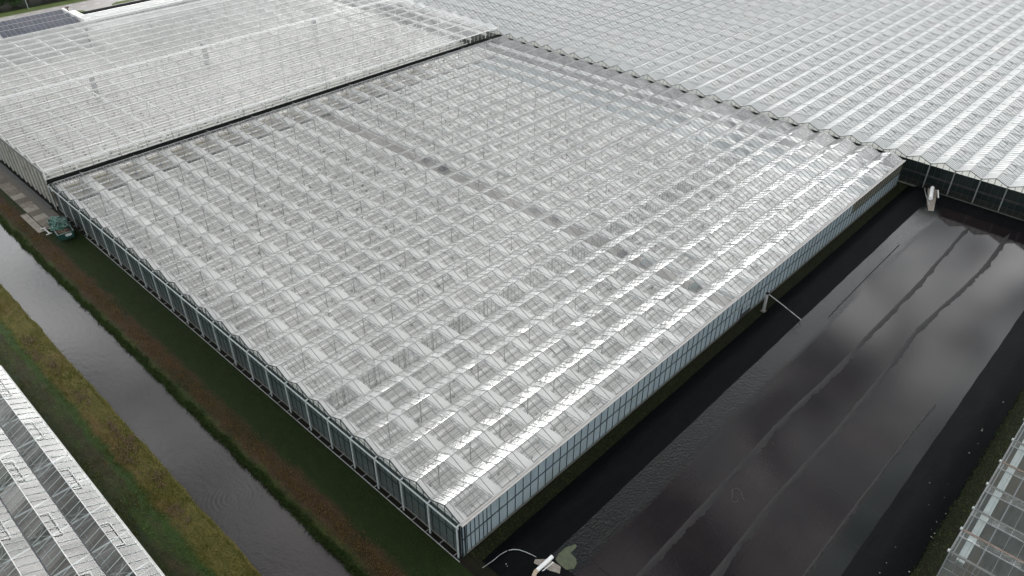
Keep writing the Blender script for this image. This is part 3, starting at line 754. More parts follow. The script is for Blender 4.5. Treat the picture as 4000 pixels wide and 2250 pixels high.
# posts
pst = []
for i, X in enumerate(trx):
    for j in range(0, NB + 1, 2): pst.append((X, Y0 + BAY * j))
pst.sort(key=lambda q: (q[0] - CAM.x) ** 2 + (q[1] - CAM.y) ** 2)
pb = MB(); pb.box((-.05, -.04, 0), (.05, .04, HG - .1)); pp = pb.build('post', 'bar_grey', GH, (pst[0][0], pst[0][1], 0))
for (x, y) in pst[1:99]: copy_part(pp, GH, (x, y, 0))
b = MB()
for (x, y) in pst[99:]: b.box((x - .06, y - .05, 0), (x + .06, y + .05, HG - .1))
tag(b.build('post', 'bar_grey', GH), kind='stuff')
# floor
b = MB(); b.quad((XA, Y0, .02), (50.8, Y0, .02), (50.8, YE, .02), (XA, YE, .02)); b.quad((54.2, Y0, .02), (94.6, Y0, .02), (94.6, YE, .02), (54.2, YE, .02)); b.build('floor', 'floor_foil', GH)
b = MB(); b.quad((50.8, Y0, .024), (54.2, Y0, .024), (54.2, YE, .024), (50.8, YE, .024)); b.build('aisle', 'floor_concrete', GH)
b = MB(); b.quad((94.6, Y0, .024), (XB, Y0, .024), (XB, YE, .024), (94.6, YE, .024)); b.build('end_floor', 'floor_blue', GH)
# growing rows: white gutters on stands
def growing(parent, xa, xb, y, z, wd, m='white_gutter', n='growing_gutter'):
    b = MB(); b.box((0, -wd / 2, 0), (xb - xa, wd / 2, 0.14)); return b.build(n, m, parent, (xa, y, z))
pr1 = growing(GH, 1.6, 49.6, Y0 + .75, .55, .36); pr2 = growing(GH, 55.2, 93.6, Y0 + .75, .55, .36)
b = MB()
for j in range(NB):
    for q in range(2):
        y = Y0 + BAY * j + .75 + q * 2.0
        if j or q:
            copy_part(pr1, GH, (1.6, y, .55)); 
for j in range(NB):
    for q in range(2):
        y = Y0 + BAY * j + .75 + q * 2.0
        if j or q: b.box((55.2, y - .18, .55), (93.6, y + .18, .69))
tag(b.build('growing_gutter', 'white_gutter', GH), kind='stuff')
b = MB()
for j in range(NB):
    for q in range(2):
        y = Y0 + BAY * j + .75 + q * 2.0; x = 3 + random.random() * 2
        while x < 93:
            if not 49 < x < 56:
                yy_ = y + random.choice((-.45, .5)); b.box((x, yy_, .05), (x + random.uniform(.15, .4), yy_ + .12, .3)); b.bar((x + .1, yy_, .3), (x + .1 + random.uniform(-.4, .4), yy_ + .5, .1), .06, .05)
            x += random.uniform(2.6, 3.4)
tag(b.build('irrigation_fitting', 'hook_dark', GH), kind='stuff')
b = MB()
for j in range(NB * 2):
    y = Y0 + .75 + 2.0 * j
    for off, ww in ((.24, .05), (.75, .035), (1.05, .035), (-.26, .06)):
        for xa_, xb_ in ((1.6, 49.6), (55.2, 93.6)): b.quad((xa_, y + off - ww, .3), (xb_, y + off - ww, .3), (xb_, y + off + ww, .3), (xa_, y + off + ww, .3))
tag(b.build('pipe_rail', 'duct_grey', GH), kind='stuff')
b = MB()   # heating pipes along the aisle and cross pipes
for x_ in (50.2, 50.5, 54.7, 55.0): b.bar((x_, Y0, 3.3), (x_, YE, 3.3), .12, .12)
b.build('heating_pipes', 'galvanised', GH)
# partition wall of glass inside
b = MB(); ypt = Y0 + 24.0
x = 3.0
while x < 96:
    b.bar((x, ypt, .1), (x, ypt, 4.4), .05, .05); x += .75
b.bar((3, ypt, 2.2), (96, ypt, 2.2), .05, .05)
b.build('partition_frame', 'bar_dark', GH)
b = MB(); b.quad((3, ypt, .1), (96, ypt, .1), (96, ypt, 4.4), (3, ypt, 4.4)); b.build('partition_glass', 'gable_glass', GH)
# gable (front) wall X = XA and back wall X = XB
def gable_wall(parent, x, ya, nb, bay, hg, rise, wallm, triM, barm, nd, parts=True, zmid=None, base=.25):
    b = MB(); ye = ya + nb * bay
    b.quad((x, ya, base), (x, ye, base), (x, ye, hg - .25), (x, ya, hg - .25)); b.build('gable_wall', wallm, parent)
    b = MB(); b.box((x - .06, ya, 0), (x + .06, ye, base)); b.build('plinth', 'plinth', parent)
    b = MB()
    for j in range(nb):
        y = ya + j * bay; b.poly([(x, y, hg - .25), (x, y + bay, hg - .25), (x, y + bay, hg), (x, y + bay / 2, hg + rise), (x, y, hg)])
    b.build('gable_glass', triM, parent)
    b = MB()
    for j in range(nb):
        y = ya + j * bay
        for q in range(nd):
            yy_ = y + bay * q / nd; u = 1 - abs(q / nd - .5) * 2
            b.bar((x - .03, yy_, base), (x - .03, yy_, hg + rise * u - .02), .055, .05)
        b.bar((x - .03, y, hg + .02), (x - .03, y + bay / 2, hg + rise + .02), .07, .09); b.bar((x - .03, y + bay / 2, hg + rise + .02), (x - .03, y + bay, hg + .02), .07, .09)
    b.bar((x - .03, ya, hg - .26), (x - .03, ye, hg - .26), .07, .08)
    if zmid: b.bar((x - .04, ya, zmid), (x - .04, ye, zmid), .05, .05)
    b.build('gable_bars', barm, parent)
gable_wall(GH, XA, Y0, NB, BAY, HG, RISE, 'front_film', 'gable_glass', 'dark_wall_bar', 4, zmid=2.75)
b = MB(); b.bar((XA - .05, Y0, 1.35), (XA - .05, YE, 1.35), .03, .03); b.bar((XA - .05, Y0, .75), (XA - .05, YE, .75), .025, .025); b.build('wall_rails', 'plinth', GH)
b = MB()
for j in range(NB): b.poly([(XB, Y0 + j * BAY, 4.4), (XB, Y0 + (j + 1) * BAY, 4.4), (XB, Y0 + (j + 1) * BAY, HG), (XB, Y0 + (j + .5) * BAY, HG + RISE), (XB, Y0 + j * BAY, HG)])
b.quad((XB, Y0, 0.1), (XB, YE, .1), (XB, YE, 4.4), (XB, Y0, 4.4)); b.build('back_wall', 'gable_glass', GH)
# long side wall Y = Y0, facing -Y
b = MB(); yw = 0.12
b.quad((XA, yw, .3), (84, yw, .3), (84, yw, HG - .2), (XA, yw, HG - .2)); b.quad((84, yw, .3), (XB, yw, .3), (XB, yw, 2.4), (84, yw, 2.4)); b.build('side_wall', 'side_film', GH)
b = MB(); b.quad((84, yw, 2.4), (XB, yw, 2.4), (XB, yw, HG - .2), (84, yw, HG - .2)); b.build('side_glass', 'crop_film', GH)
b = MB(); b.box((XA, yw - .05, 0), (XB, yw + .06, .3)); b.build('plinth', 'plinth', GH)
b = MB(); x = XA
first = [0.05, .6, 1.1, 1.65, 2.2, 2.75, 3.25]
for x_ in first: b.bar((XA + x_, yw - .03, .25), (XA + x_, yw - .03, HG - .15), .06, .05)
x = XA + 3.8
while x < XB: b.bar((x, yw - .03, .25), (x, yw - .03, HG - .15), .06, .05); x += pane
b.bar((XA, yw - .04, 2.45), (XB, yw - .04, 2.45), .07, .07); b.bar((XA, yw - .03, HG - .18), (XB, yw - .03, HG - .18), .06, .12)
b.build('side_bars', 'dark_wall_bar', GH)
b = MB(); b.bar((47.6, yw - .2, 2.62), (52.7, yw - .2, 2.62), .07, .07); b.build('door_rail', 'galvanised', GH)
b = MB(); b.box((50.9, yw - .14, .15), (53.3, yw - .07, .95)); b.box((50.85, yw - .14, .95), (50.97, yw - .07, 2.5)); b.box((53.2, yw - .14, .95), (53.32, yw - .07, 2.5)); b.box((50.9, yw - .13, 1.5), (53.3, yw - .08, 1.56)); b.box((52.05, yw - .13, .95), (52.11, yw - .08, 2.5))
b.build('sliding_door', 'tar', GH)
b = MB(); b.quad((50.97, yw - .1, .95), (53.2, yw - .1, .95), (53.2, yw - .1, 2.4), (50.97, yw - .1, 2.4)); b.build('door_pane', 'side_film', GH)
b = MB()
for c in ((XA - .02, yw - .02), (XA + .35, yw - .05), (XA - .05, yw + .3)): b.box((c[0] - .06, c[1] - .06, 0), (c[0] + .06, c[1] + .06, HG - .1))
b.build('corner_post', 'dark_wall_bar', GH)
# outer steel frame in front of the gable wall
FR = empty('steel_frame', (-0.1, 0, 0), 'grey steel frame of posts and beam along the front gable wall', 'frame')
b = MB(); b.box((-.06, Y0 - .2, 4.42), (.06, YE, 4.54)); b.build('beam', 'galvanised', FR)
b = MB(); b.box((-.07, -.07, 0.1), (.05, .07, 4.42)); p0 = b.build('post', 'galvanised', FR, (0, Y0, 0))
b = MB(); b.bar((-.05, 0, 4.5), (.55, 0, 4.72), .14, .12); p1 = b.build('bracket', 'galvanised', FR, (0, Y0, 0))
b = MB(); b.box((-.33, -.03, .2), (.35, .03, .25)); p2 = b.build('rail_arm', 'pipe_grey', FR, (0, Y0 + .4, 0))
for i in range(1, NB + 1): copy_part(p0, FR, (0, Y0 + BAY * i, 0)); copy_part(p1, FR, (0, Y0 + BAY * i, 0))
for i in range(1, NB * 2 - 1): copy_part(p2, FR, (0, Y0 + .4 + 2.0 * i, 0))
b = MB(); b.bar((-.33, -.2, .24), (-.33, 84, .24), .07, .07); b.build('rail', 'pipe_grey', FR)
# carts and gear in the aisle
for i, (x, y, m_, nm, lb) in enumerate(((53.7, 66, 'cart_dark', 'trolley', 'dark trolley parked at the far left end of the aisle'), (53.5, 61.3, 'cart_dark', 'trolley', 'second dark trolley from the far left end of the aisle'), (53.8, 39.5, 'cart_dark', 'trolley', 'dark trolley near the middle of the aisle, beside white tubs'), (53.8, 35, 'cart_dark', 'trolley', 'dark trolley right of the middle of the aisle'), (52.9, 20.8, 'cart_dark', 'trolley', 'big dark trolley where the partition meets the aisle'), (53.2, 16.9, 'cart_blue', 'trolley', 'blue trolley with red frame in the aisle'), (52.9, 8.3, 'frame_green', 'trolley', 'green trolley at the right end of the aisle'))):
    e = empty(nm, (x, y, .03), lb, 'trolley', 'trolleys standing in the aisle under the glass')
    b = MB(); b.box((-.8, -.6, .25), (.8, .6, .4)); b.box((-.6, -.45, .4), (.5, .3, .95)); b.build('tray', m_, e)
    b = MB(); [b.bar((sx * .75, sy * .55, .1), (sx * .75, sy * .55, 1.5), .06, .06) for sx in (-1, 1) for sy in (-1, 1)]; b.bar((-.75, -.55, 1.45), (.75, -.55, 1.45), .06, .06); b.bar((-.75, .55, 1.45), (.75, .55, 1.45), .06, .06); b.build('rack', 'cart_red' if m_ == 'cart_blue' else 'cart_dark', e)
    for sx in (-1, 1):
        for sy in (-1, 1):
            b = MB(); b.tube([(sx * .6, sy * .6 - .05, .12), (sx * .6, sy * .6 + .05, .12)], .12, 8); b.build('wheel', 'black_rubber', e)

# ---------------------------------------------------------------- tall greenhouse behind left
G2 = empty('greenhouse', (0, 97.6, 0), 'taller clear greenhouse with rows of white growing gutters, upper left', 'greenhouse')
Y2, B2, N2, H2, R2 = 97.6, 4.2, 18, 6.5, 0.85
Y2E = Y2 + B2 * N2
X2B = 104.4; L2 = X2B - .3
bars2 = [i * 1.25 for i in range(int(L2 / 1.25) + 1)]
def loc2(y): return y - Y2
v2 = [(5 * i + 1.25, 5 * i + 2.5 + 1.25, -1 if i % 2 else 1, .55, 1.0, .05) for i in range(20)]
pr = roof_bay('roof_bay', G2, 'hazy_glass', B2, R2, L2, bars2, .035, 'aluminium', (.3, 0, H2), ridgemat='white_steel', ridge_w=.08)
for i in range(1, N2): copy_part(pr, G2, (.3, B2 * i, H2))
b = MB(); b.box((0, -.11, -.14), (L2, .11, .02)); gp = b.build('gutter', 'aluminium', G2, (.3, B2, H2))
for i in range(2, N2 + 1):
    if i != 9: copy_part(gp, G2, (.3, B2 * i, H2))
b = MB(); b.box((.2, -.12, H2 - .12), (104.5, .1, H2 + .05)); b.build('eaves_gutter', 'white_steel', G2)
b = MB()
for i in range(21): b.box((.5 + 5 * i, B2 * 9 - .75, H2 - .1), (.3 + 5 * (i + 1), B2 * 9 + .75, H2 + .04))
b.build('wide_gutter', 'aluminium', G2)
for i in range(0, 21): 
    x = .3 + 5 * i
    truss(G2, x, 0, Y2E - Y2, 6.15, .55, 'white_steel', 1.05, .09)
b = MB()
for i in range(0, 21, 1):
    x = .9 + 5 * i; b.bar((x, .2, 5.6), (x, Y2E - Y2, 5.6), .26, .2)
b.build('screen_bundles', 'white_steel', G2)
pst = [(.3 + 5 * i, B2 * 2 * j) for i in range(1, 21) for j in range(0, 10)]
pst.sort(key=lambda q: (q[0] - CAM.x) ** 2 + (q[1] + Y2 - CAM.y) ** 2)
b = MB(); b.box((-.07, -.07, 0), (.07, .07, 6.2)); pp = b.build('post', 'white_steel', G2, (*pst[0], 0))
for q in pst[1:99]: copy_part(pp, G2, (*q, 0))
b = MB(); [b.box((x - .07, y - .07, 0), (x + .07, y + .07, 6.2)) for x, y in pst[99:]]; tag(b.build('post', 'white_steel', G2), kind='stuff')
b = MB(); b.quad((.3, 0, .02), (X2B, 0, .02), (X2B, Y2E - Y2, .02), (.3, Y2E - Y2, .02)); b.build('floor', 'floor_foil_far', G2)
pr = growing(G2, 1.5, 103, .8, .9, .3)
yy = .8; rows_ = []
while yy < Y2E - Y2 - 1: rows_.append(yy); yy += 1.4
for y in rows_[1:]: copy_part(pr, G2, (1.5, y, .9))
b = MB()
for y in rows_:
    x = 3
    while x < 102:
        b.box((x, y + .3, .3), (x + random.uniform(.2, .5), y + .45, .6)); b.bar((x + .2, y + .35, .6), (x + .1, y + .1, 1.2), .07, .07); x += random.uniform(3.4, 4.6)
tag(b.build('irrigation_fitting', 'hook_dark', G2), kind='stuff')
LE = X2B - 38.2
for i in range(2):
    roof_bay('roof_bay', G2, 'whitewashed_glass', 3.5, .3, LE, [i_ * 1.25 for i_ in range(int(LE / 1.25))], .035, 'aluminium', (38.2, Y2E - Y2 + .1 + 3.5 * i, H2), ridgemat='white_steel', ridge_w=.07)
b = MB(); b.box((38.2, Y2E - Y2 + 7.1, 0), (X2B, Y2E - Y2 + 7.2, H2)); b.build('back_wall', 'tar', G2)
# walls of the tall greenhouse
gable_wall(G2, .3, 0, N2, B2, H2, R2, 'crop_film', 'gable_glass', 'gutter_grey', 2, zmid=None, base=.2)
b = MB()
for j in range(N2): 
    y = j * B2; b.bar((.26, y, H2 + .05), (.26, y + B2 / 2, H2 + R2 + .06), .1, .1); b.bar((.26, y + B2 / 2, H2 + R2 + .06), (.26, y + B2, H2 + .05), .1, .1)
b.build('verge_trim', 'white_steel', G2)
b = MB()
for j in range(0, N2 * 2 + 1): b.box((.05, j * B2 / 2 - .07, 0.1), (.19, j * B2 / 2 + .07, 6.1))
b.build('wall_posts', 'gutter_grey', G2)
b = MB(); b.box((0.0, 0, 6.1), (.2, Y2E - Y2, 6.25)); b.box((-.5, -.2, .05), (-.35, Y2E - Y2, .2)); b.box((-.9, -.2, .0), (-.36, Y2E - Y2, .06)); b.build('wall_beam', 'tar', G2)
b = MB(); b.quad((.3, -.05, 4.6), (X2B, -.05, 4.6), (X2B, -.05, H2 - .1), (.3, -.05, H2 - .1)); b2 = MB()
for i in range(84): b2.box((.3 + 1.25 * i - .015, -.10, 4.6), (.3 + 1.25 * i + .015, -.06, H2 - .1))
merged([(b, 'gable_glass'), (b2, 'white_steel')], 'clerestory_window', G2, (0, 0, 0))
b = MB(); b.box((-.1, -.14, 4.5), (.12, -.04, H2 - .1)); cp = b.build('clerestory_post', 'white_steel', G2, (.25, 0, 0))
for i in range(1, 21): copy_part(cp, G2, (.25 + 5 * i, 0, 0))
b = MB(); b.box((X2B - .1, -.3, 4.4), (X2B + .1, -.1, 7.6)); b.build('corner_post', 'white_steel', G2)
# back strip whitened
e = empty('valley_gutter', (0, 96.9, 0), 'long black rubber valley gutter between the two clear greenhouses', 'gutter')
b = MB(); b.box((.2, -.72, 4.3), (104.6, .52, 4.98)); b.build('channel', 'black_rubber', e)
b = MB(); b.box((-.05, -.1, 0), (.2, .15, 4.5)); b.build('downpipe', 'black_rubber', e)
for (x, y, lb) in ((24.3, 137.6, 'leftmost'), (50.6, 139.5, 'middle'), (81, 140, 'right')):
    o = empty('duct', (x, y, 0), '%s of the three tall dark ducts seen through the upper left roof' % lb, 'duct', 'tall dark ducts under the glass')
    b = MB(); b.box((-.45, -.35, .2), (.45, .35, 6.0)); b.build('shaft', 'duct_grey', o)
    b = MB()
    for z_ in (1.4, 2.9, 4.4): b.box((-.5, -.4, z_), (.5, .4, z_ + .12))
    b.build('collars', 'white_steel', o)
# crop leftovers behind the clerestory
b = MB(); b.box((1, 1.8, .02), (80, 2.1, 1.3)); b.box((1, 3.2, .02), (86, 3.5, 1.3)); b.build('growing_bed', 'beige_crop', G2)
b = MB(); b.quad((38, 165.2 - Y2, 6.0), (X2B, 165.2 - Y2, 6.0), (X2B, Y2E - Y2 , 6.0), (38, Y2E - Y2, 6.0)); b.quad((38, 165.2 - Y2, 6.0), (X2B, 165.2 - Y2, 6.0), (X2B, 165.2 - Y2, .1), (38, 165.2 - Y2, .1)); b.quad((38, 165.2 - Y2, 6.0), (38, Y2E - Y2, 6.0), (38, Y2E - Y2, .1), (38, 165.2 - Y2, .1)); b.build('closed_screen', 'screen_cloth', G2)

# ---------------------------------------------------------------- shed with solar panels
SH = empty('packing_shed', (-30, Y2E + .6 - 1.2, 0), 'white three bay shed carrying rows of dark solar panels, top left corner', 'shed')
ys0 = 173.6 - SH.location.y; bw = 4.25; xe = 37.6 - SH.location.x
b = MB()
for j in range(3):
    y = ys0 + j * bw
    b.quad((0, y, 6.2), (xe + j * .3, y, 6.2), (xe + j * .3, y + 3.3, 7.5), (0, y + 3.3, 7.5)); b.quad((0, y + 3.3, 7.5), (xe + j * .3, y + 3.3, 7.5), (xe + j * .3, y + bw, 6.2), (0, y + bw, 6.2))
b.build('roof', 'shed_roof', SH)
b = MB(); b.box((0, ys0 - .05, 0), (xe, ys0 + 3 * bw, 6.15)); b.build('wall', 'shed_roof', SH)
b = MB()
for j in range(3):
    y = ys0 + j * bw; b.box((xe + .1, y + .3, 5.6), (xe + 3.0, y + bw - .3, 6.5)); b.box((xe - .1, y, 6.2), (xe + .25, y + 3.4, 7.65))
b.build('end_trim', 'white_steel', SH)
sl = math.atan2(1.3, 3.3)
b = MB(); b.box((-.51, -.78, 0), (.51, .78, .05)); me = None
pb = b.build('solar_panel', 'solar_cell', SH); pb.rotation_euler = (sl, 0, 0)
first = True
for j in range(3):
    for q in range(2):
        yc = .85 + q * 1.62; y = ys0 + j * bw + yc * cos(sl); z = 6.2 + yc * sin(sl) + .08
        for i in range(16):
            x = xe - .9 - i * 1.09
            if first: pb.location = (x, y, z); first = False
            else:
                c = pb.copy(); col.objects.link(c); c.parent = SH; c.location = (x, y, z)
b = MB()
for j in range(3):
    for i in range(17):
        x = xe - .35 - i * 1.09
        p_ = lambda yc: (x, ys0 + j * bw + yc * cos(sl), 6.2 + yc * sin(sl) + .07)
        b.bar(p_(.05), p_(3.3), .05, .05)
b.build('panel_rails', 'solar_frame', SH)

# ---------------------------------------------------------------- white washed greenhouse, right and far
G3 = empty('greenhouse', (105.2, 0.3, 0), 'vast greenhouse with white washed roof filling the upper right', 'greenhouse')
R3 = .84
top = (225.3, 14.9); 
bays3 = range(-9, 38)
cell = 4.5
for j in bays3:
    y = 4.0 * j
    # length needed to run past the upper frame edge
    xe_ = 128.9 + (116.1 - (y + .3)) * (225.3 - 128.9) / (116.1 - 14.9) + 16
    xe_ = max(115.0, min(xe_, 262)) - 105.2
    xe_ = cell * math.ceil(xe_ / cell)
    nc = int(xe_ / cell)
    brs = [0.02, .55, 1.1, 1.65, 2.2, 2.8] + [2.8 + pane * i for i in range(1, 200) if 2.8 + pane * i < xe_]
    ven = []; truss_shadows = []
    for c in range(nc):
        x0 = 2.6 + cell * c
        if x0 + 2.5 > xe_: break
        truss_shadows += [(x0, x0 + 2.35, -1), (x0 + .12, x0 + 1.25, -1)]  # dark diagonals for the truss shadows, drawn onto the opaque roof
        ven.append((x0 + 2.5, x0 + 4.75, -1, .45, .98, random.uniform(.01, .09), 1)) if (c % 2 == 0) else None
        ven.append((x0 + 1.0, x0 + 2.1, 1, random.uniform(.3, .5), 1.0, random.uniform(.03, .2), 0))
    roof_bay('roof_bay', G3, 'whitewashed_glass', 4.0, R3, xe_, brs, .045, 'wash_bar', (0, y, 4.75), vents=ven, braces=truss_shadows, ridgemat='wash_bar', ridge_w=.06, ventmat='wash_dark')
    gb = MB(); gb.box((0, -.11, -.14), (xe_, .11, .02)); gb.build('gutter', 'wash_bar', G3, (0, y, 4.75))
gable_wall(G3, 0.0, -36, 37 + 9 - 1, 4.0, 4.75, R3, 'dark_film', 'cream_film', 'dark_wall_bar', 4, zmid=2.6, base=.3)
b = MB(); b.quad((.5, -36, 4.9), (.5, 148, 4.9), (.5, 148, 4.2), (.5, -36, 4.2)); b.quad((.5, -36, 4.3), (8, -36, 4.3), (8, 148, 4.3), (.5, 148, 4.3)); b.build('closed_screen', 'screen_cloth', G3)
b = MB(); b.box((-.22, -.09, 0), (-.06, .09, 4.6)); p0 = b.build('wall_post', 'duct_dark', G3, (0, -4, 0))
for q in range(-8, -1): copy_part(p0, G3, (0, 4.0 * q, 0))
b = MB(); b.bar((-.1, -36, 2.75), (-.1, 0, 2.75), .05, .05); b.bar((-.1, -36, 2.5), (-.1, 0, 2.5), .04, .04)
for z_ in (1.35, 1.05, .7, .45): b.bar((-.1, -36, z_), (-.1, 0, z_), .035, .035)
b.build('wall_rails', 'rail_dark', G3)

# ---------------------------------------------------------------- greenhouse lower left
G4 = empty('greenhouse', (-20.8, 55.5, 0), 'greenhouse with bright glossy roof slopes and brown floor, bottom left corner', 'greenhouse')
B4, H4, R4 = 3.4, 4.0, .8
L4 = 60.0
# local roof frame rotated so that ridges run along Y (towards -Y from the gable end)
bars4 = [0.02] + [1.1 * i for i in range(1, int(L4 / 1.1))]
def roof4(i):
    # local x -> world -Y ; local y -> world -X   (rotation -90 deg about z maps x->-y, y->x) so mirror by placing at far side
    vs = []
    if i == 0:
        vs = [(x0, x0 + 3.3, 1, .52, 1.0, .04) for x0 in (3.6, 13.0, 22.3, 31.6, 41)]
    else:
        vs = [(x0 + 3 * (i % 2), x0 + 3.3 + 3 * (i % 2), 1, .52, 1.0, .1) for x0 in (5.0, 14.3, 23.5, 32.6, 42)]
    v = MB()
    for (x0, x1, s, f0, f1, op) in vs:
        hb = B4 / 2
        P = lambda x, f, u: (x, B4 - hb * f, R4 * f + .05 + u)
        a, b_, c_, d_ = P(x0, f0, op), P(x1, f0, op), P(x1, f1, 0), P(x0, f1, 0)
        for q, r2 in ((a, b_), (b_, c_), (d_, a), (c_, d_)): v.bar(q, r2, .07, .05)
        for u in (1 / 3, 2 / 3): v.bar(P(x0 + (x1 - x0) * u, f0, op), P(x0 + (x1 - x0) * u, f1, 0), .04, .04)
    o = roof_bay('roof_bay', G4, 'old_glass', B4, R4, L4, bars4, .05, 'galvanised', (-B4 * (i + 1), 0, H4), ridgemat='white_steel', rot=-pi / 2, extra=[(v, 'aluminium')])
    return o
for i in range(4): roof4(i)
for i in range(0, 5):
    b = MB(); b.box((-.1, -L4, H4 - .15), (.1, 0, H4 - .01)); b.build('gutter', 'tar' if i else 'gutter_grey', G4, (-B4 * i, 0, 0))
b = MB(); b.quad((-B4 * 4, -L4, .02), (0, -L4, .02), (0, 0, .02), (-B4 * 4, 0, .02)); b.build('floor', 'floor_soil', G4)
b = MB(); b.quad((0, -L4, .1), (0, 0, .1), (0, 0, H4 - .15), (0, -L4, H4 - .15)); b.build('side_wall', 'crop_film', G4)
b = MB(); b.quad((-B4 * 4, 0, .1), (0, 0, .1), (0, 0, H4), (-B4 * 4, 0, H4)); b.build('gable_wall', 'dusty_glass', G4)
for i in range(12):
    y = 40.8 + 9 - 4.55 * i - 55.5
    for dy, th in ((0, .13), (-.75, .09)):
        b = MB(); b.bar((0, y + dy, H4 - .35), (-B4 * 4, y + dy, H4 - .35), th, .12)
        b.build('truss', 'galvanised' if dy == 0 else 'truss_dull', G4)
b = MB()
for i in range(6):
    y = 45 - 9.1 * i - 55.5
    for q in range(4):
        xx = -B4 * (q + .5)
        b.bar((xx - .2, y + 1.5, 3.9), (xx - 1.4, y + .2, 3.6), .07, .05); b.bar((xx - .2, y + .2, 3.9), (xx - 1.4, y + 1.5, 3.6), .07, .05); b.bar((xx - .3, y - .3, 3.9), (xx - 1.5, y + .9, 3.6), .07, .05)
b.build('braces', 'truss_dull', G4)
b = MB()
for q in range(4):
    for off in (.5, 2.6): b.box((-B4 * q - off - .02, -L4, .3), (-B4 * q - off + .02, 0, .34))
    for k_ in range(20): b.bar((-B4 * q - .2, -3.0 * k_, .35), (-B4 * (q + 1) + .2, -3.0 * k_, .35), .03, .03)
b.build('floor_wires', 'truss_dull', G4)

# ---------------------------------------------------------------- greenhouse lower right
G5 = empty('greenhouse', (28.4, -33.2, 0), 'dull clear greenhouse with weathered gutters, bottom right corner', 'greenhouse')
gx = [28.4, 31.6, 34.8, 38.8, 42.8, 46.8, 50.8, 54.8, 58.8, 62.8]
H5, L5 = 4.5, 26.0
for i in range(len(gx) - 1):
    bay = gx[i + 1] - gx[i]
    v = MB(); hb = bay / 2
    for k_ in (0, 1, 2):
        x0 = 2.4 + k_ * 4.5; P = lambda x, f, u: (x, hb * f, .72 * bay / 4 * f + .05 + u)
        v.bar(P(x0, 1.0, 0), P(x0 + 1.9, 1.0, .0), .09, .08)
    o = roof_bay('roof_bay', G5, 'dusty_glass', bay, .72 * bay / 4, L5, [0.02] + [1.12 * k_ for k_ in range(1, int(L5 / 1.12))], .035, 'bar_dark', (gx[i] - 28.4, 0, H5), rot=-pi / 2, extra=[(v, 'bar_dark')])
for i, x in enumerate(gx):
    b = MB(); b.box((-.1, -L5, H5 - .14), (.1, .1, H5 + .0)); b.build('gutter', 'rust_brown' if i % 3 == 1 else 'truss_dull', G5, (x - 28.4, 0, 0))
    b = MB(); b.bar((-.14, .12, H5 - .02), (.14, .12, H5 - .02), .2, .16); b.build('gutter_end', 'galvanised', G5, (x - 28.4, 0, 0))
W5 = gx[-1] - gx[0]
b = MB(); b.quad((0, 0, .02), (0, -L5, .02), (W5, -L5, .02), (W5, 0, .02)); b.build('floor', 'floor_dark', G5)
b = MB(); b.quad((0, 0, .2), (W5, 0, .2), (W5, 0, H5 - .1), (0, 0, H5 - .1)); b.build('gable_wall', 'dusty_glass', G5)
b = MB(); b.quad((0, 0, .2), (0, -L5, .2), (0, -L5, H5 - .1), (0, 0, H5 - .1)); b.build('side_wall', 'dusty_glass', G5)
b = MB(); b.box((-.02, .02, H5 - .1), (W5, .08, H5 - .0)); b.box((0, -.3, H5 - .55), (W5, -.2, H5 - .45)); b.build('gable_beam', 'bar_dark', G5)
for i in range(int(L5 / .85)): 
    pass
b = MB(); [b.bar((-.03, -.85 * i, .2), (-.03, -.85 * i, H5 - .1), .05, .05) for i in range(1, 30)]; b.bar((-.03, 0, 2.2), (-.03, -L5, 2.2), .05, .05); b.bar((-.03, 0, 3.4), (-.03, -L5, 3.4), .04, .04); b.build('wall_bars', 'bar_dark', G5)
b = MB(); b.bar((0, 0, 0), (0, 0, H5), .12, .12); b.build('corner_post', 'bar_dark', G5)
for y_ in (-1.0, -8.2, -15.4):
    b = MB(); b.box((0, y_ - .33, 3.5), (W5, y_ + .33, 3.9)); b.build('screen_bundle', 'galvanised', G5)
b = MB()
for j in range(5):
    for i in range(len(gx)): b.bar((gx[i] - 28.4, -2.2 - j * 3.6, 0), (gx[i] - 28.4, -2.2 - j * 3.6, H5 - .1), .06, .06)
    b.bar((0, -2.2 - j * 3.6, 4.1), (W5, -2.2 - j * 3.6, 4.1), .06, .06)
b.build('inner_frame', 'bar_dark', G5)

# ================================================================== paving, container
slg = 'concrete slabs laid beside the tall greenhouse'
for i in range(17):
    b = MB(); b.box((-.96, -.96, 0), (.96, .96, .06)); y = 92.0 + 1.97 * i
    o = b.build('concrete_slab', 'pale_concrete' if i in (2, 4, 7) else 'concrete', loc=(-2.85, y, .0))
    o.rotation_euler = (0, 0, random.uniform(-.006, .006))
    tag(o, 'square concrete slab in the long row beside the tall greenhouse wall', 'slab', slg)
for i in range(4):
    b = MB(); b.box((-.5, -.95, 0), (.5, .95, .09)); o = b.build('concrete_slab', 'pale_concrete', loc=(-4.45, 91.9 + 1.97 * i, 0))
    tag(o, 'narrow pale slab with holes in the short outer row by the container', 'slab', 'narrow slabs in the outer row')
b = MB(); b.quad((-1.86, 90, .02), (-.55, 90, .02), (-.55, 140, .02), (-1.86, 140, .02)); tag(b.build('paved_strip', 'wet_paving'), kind='structure')

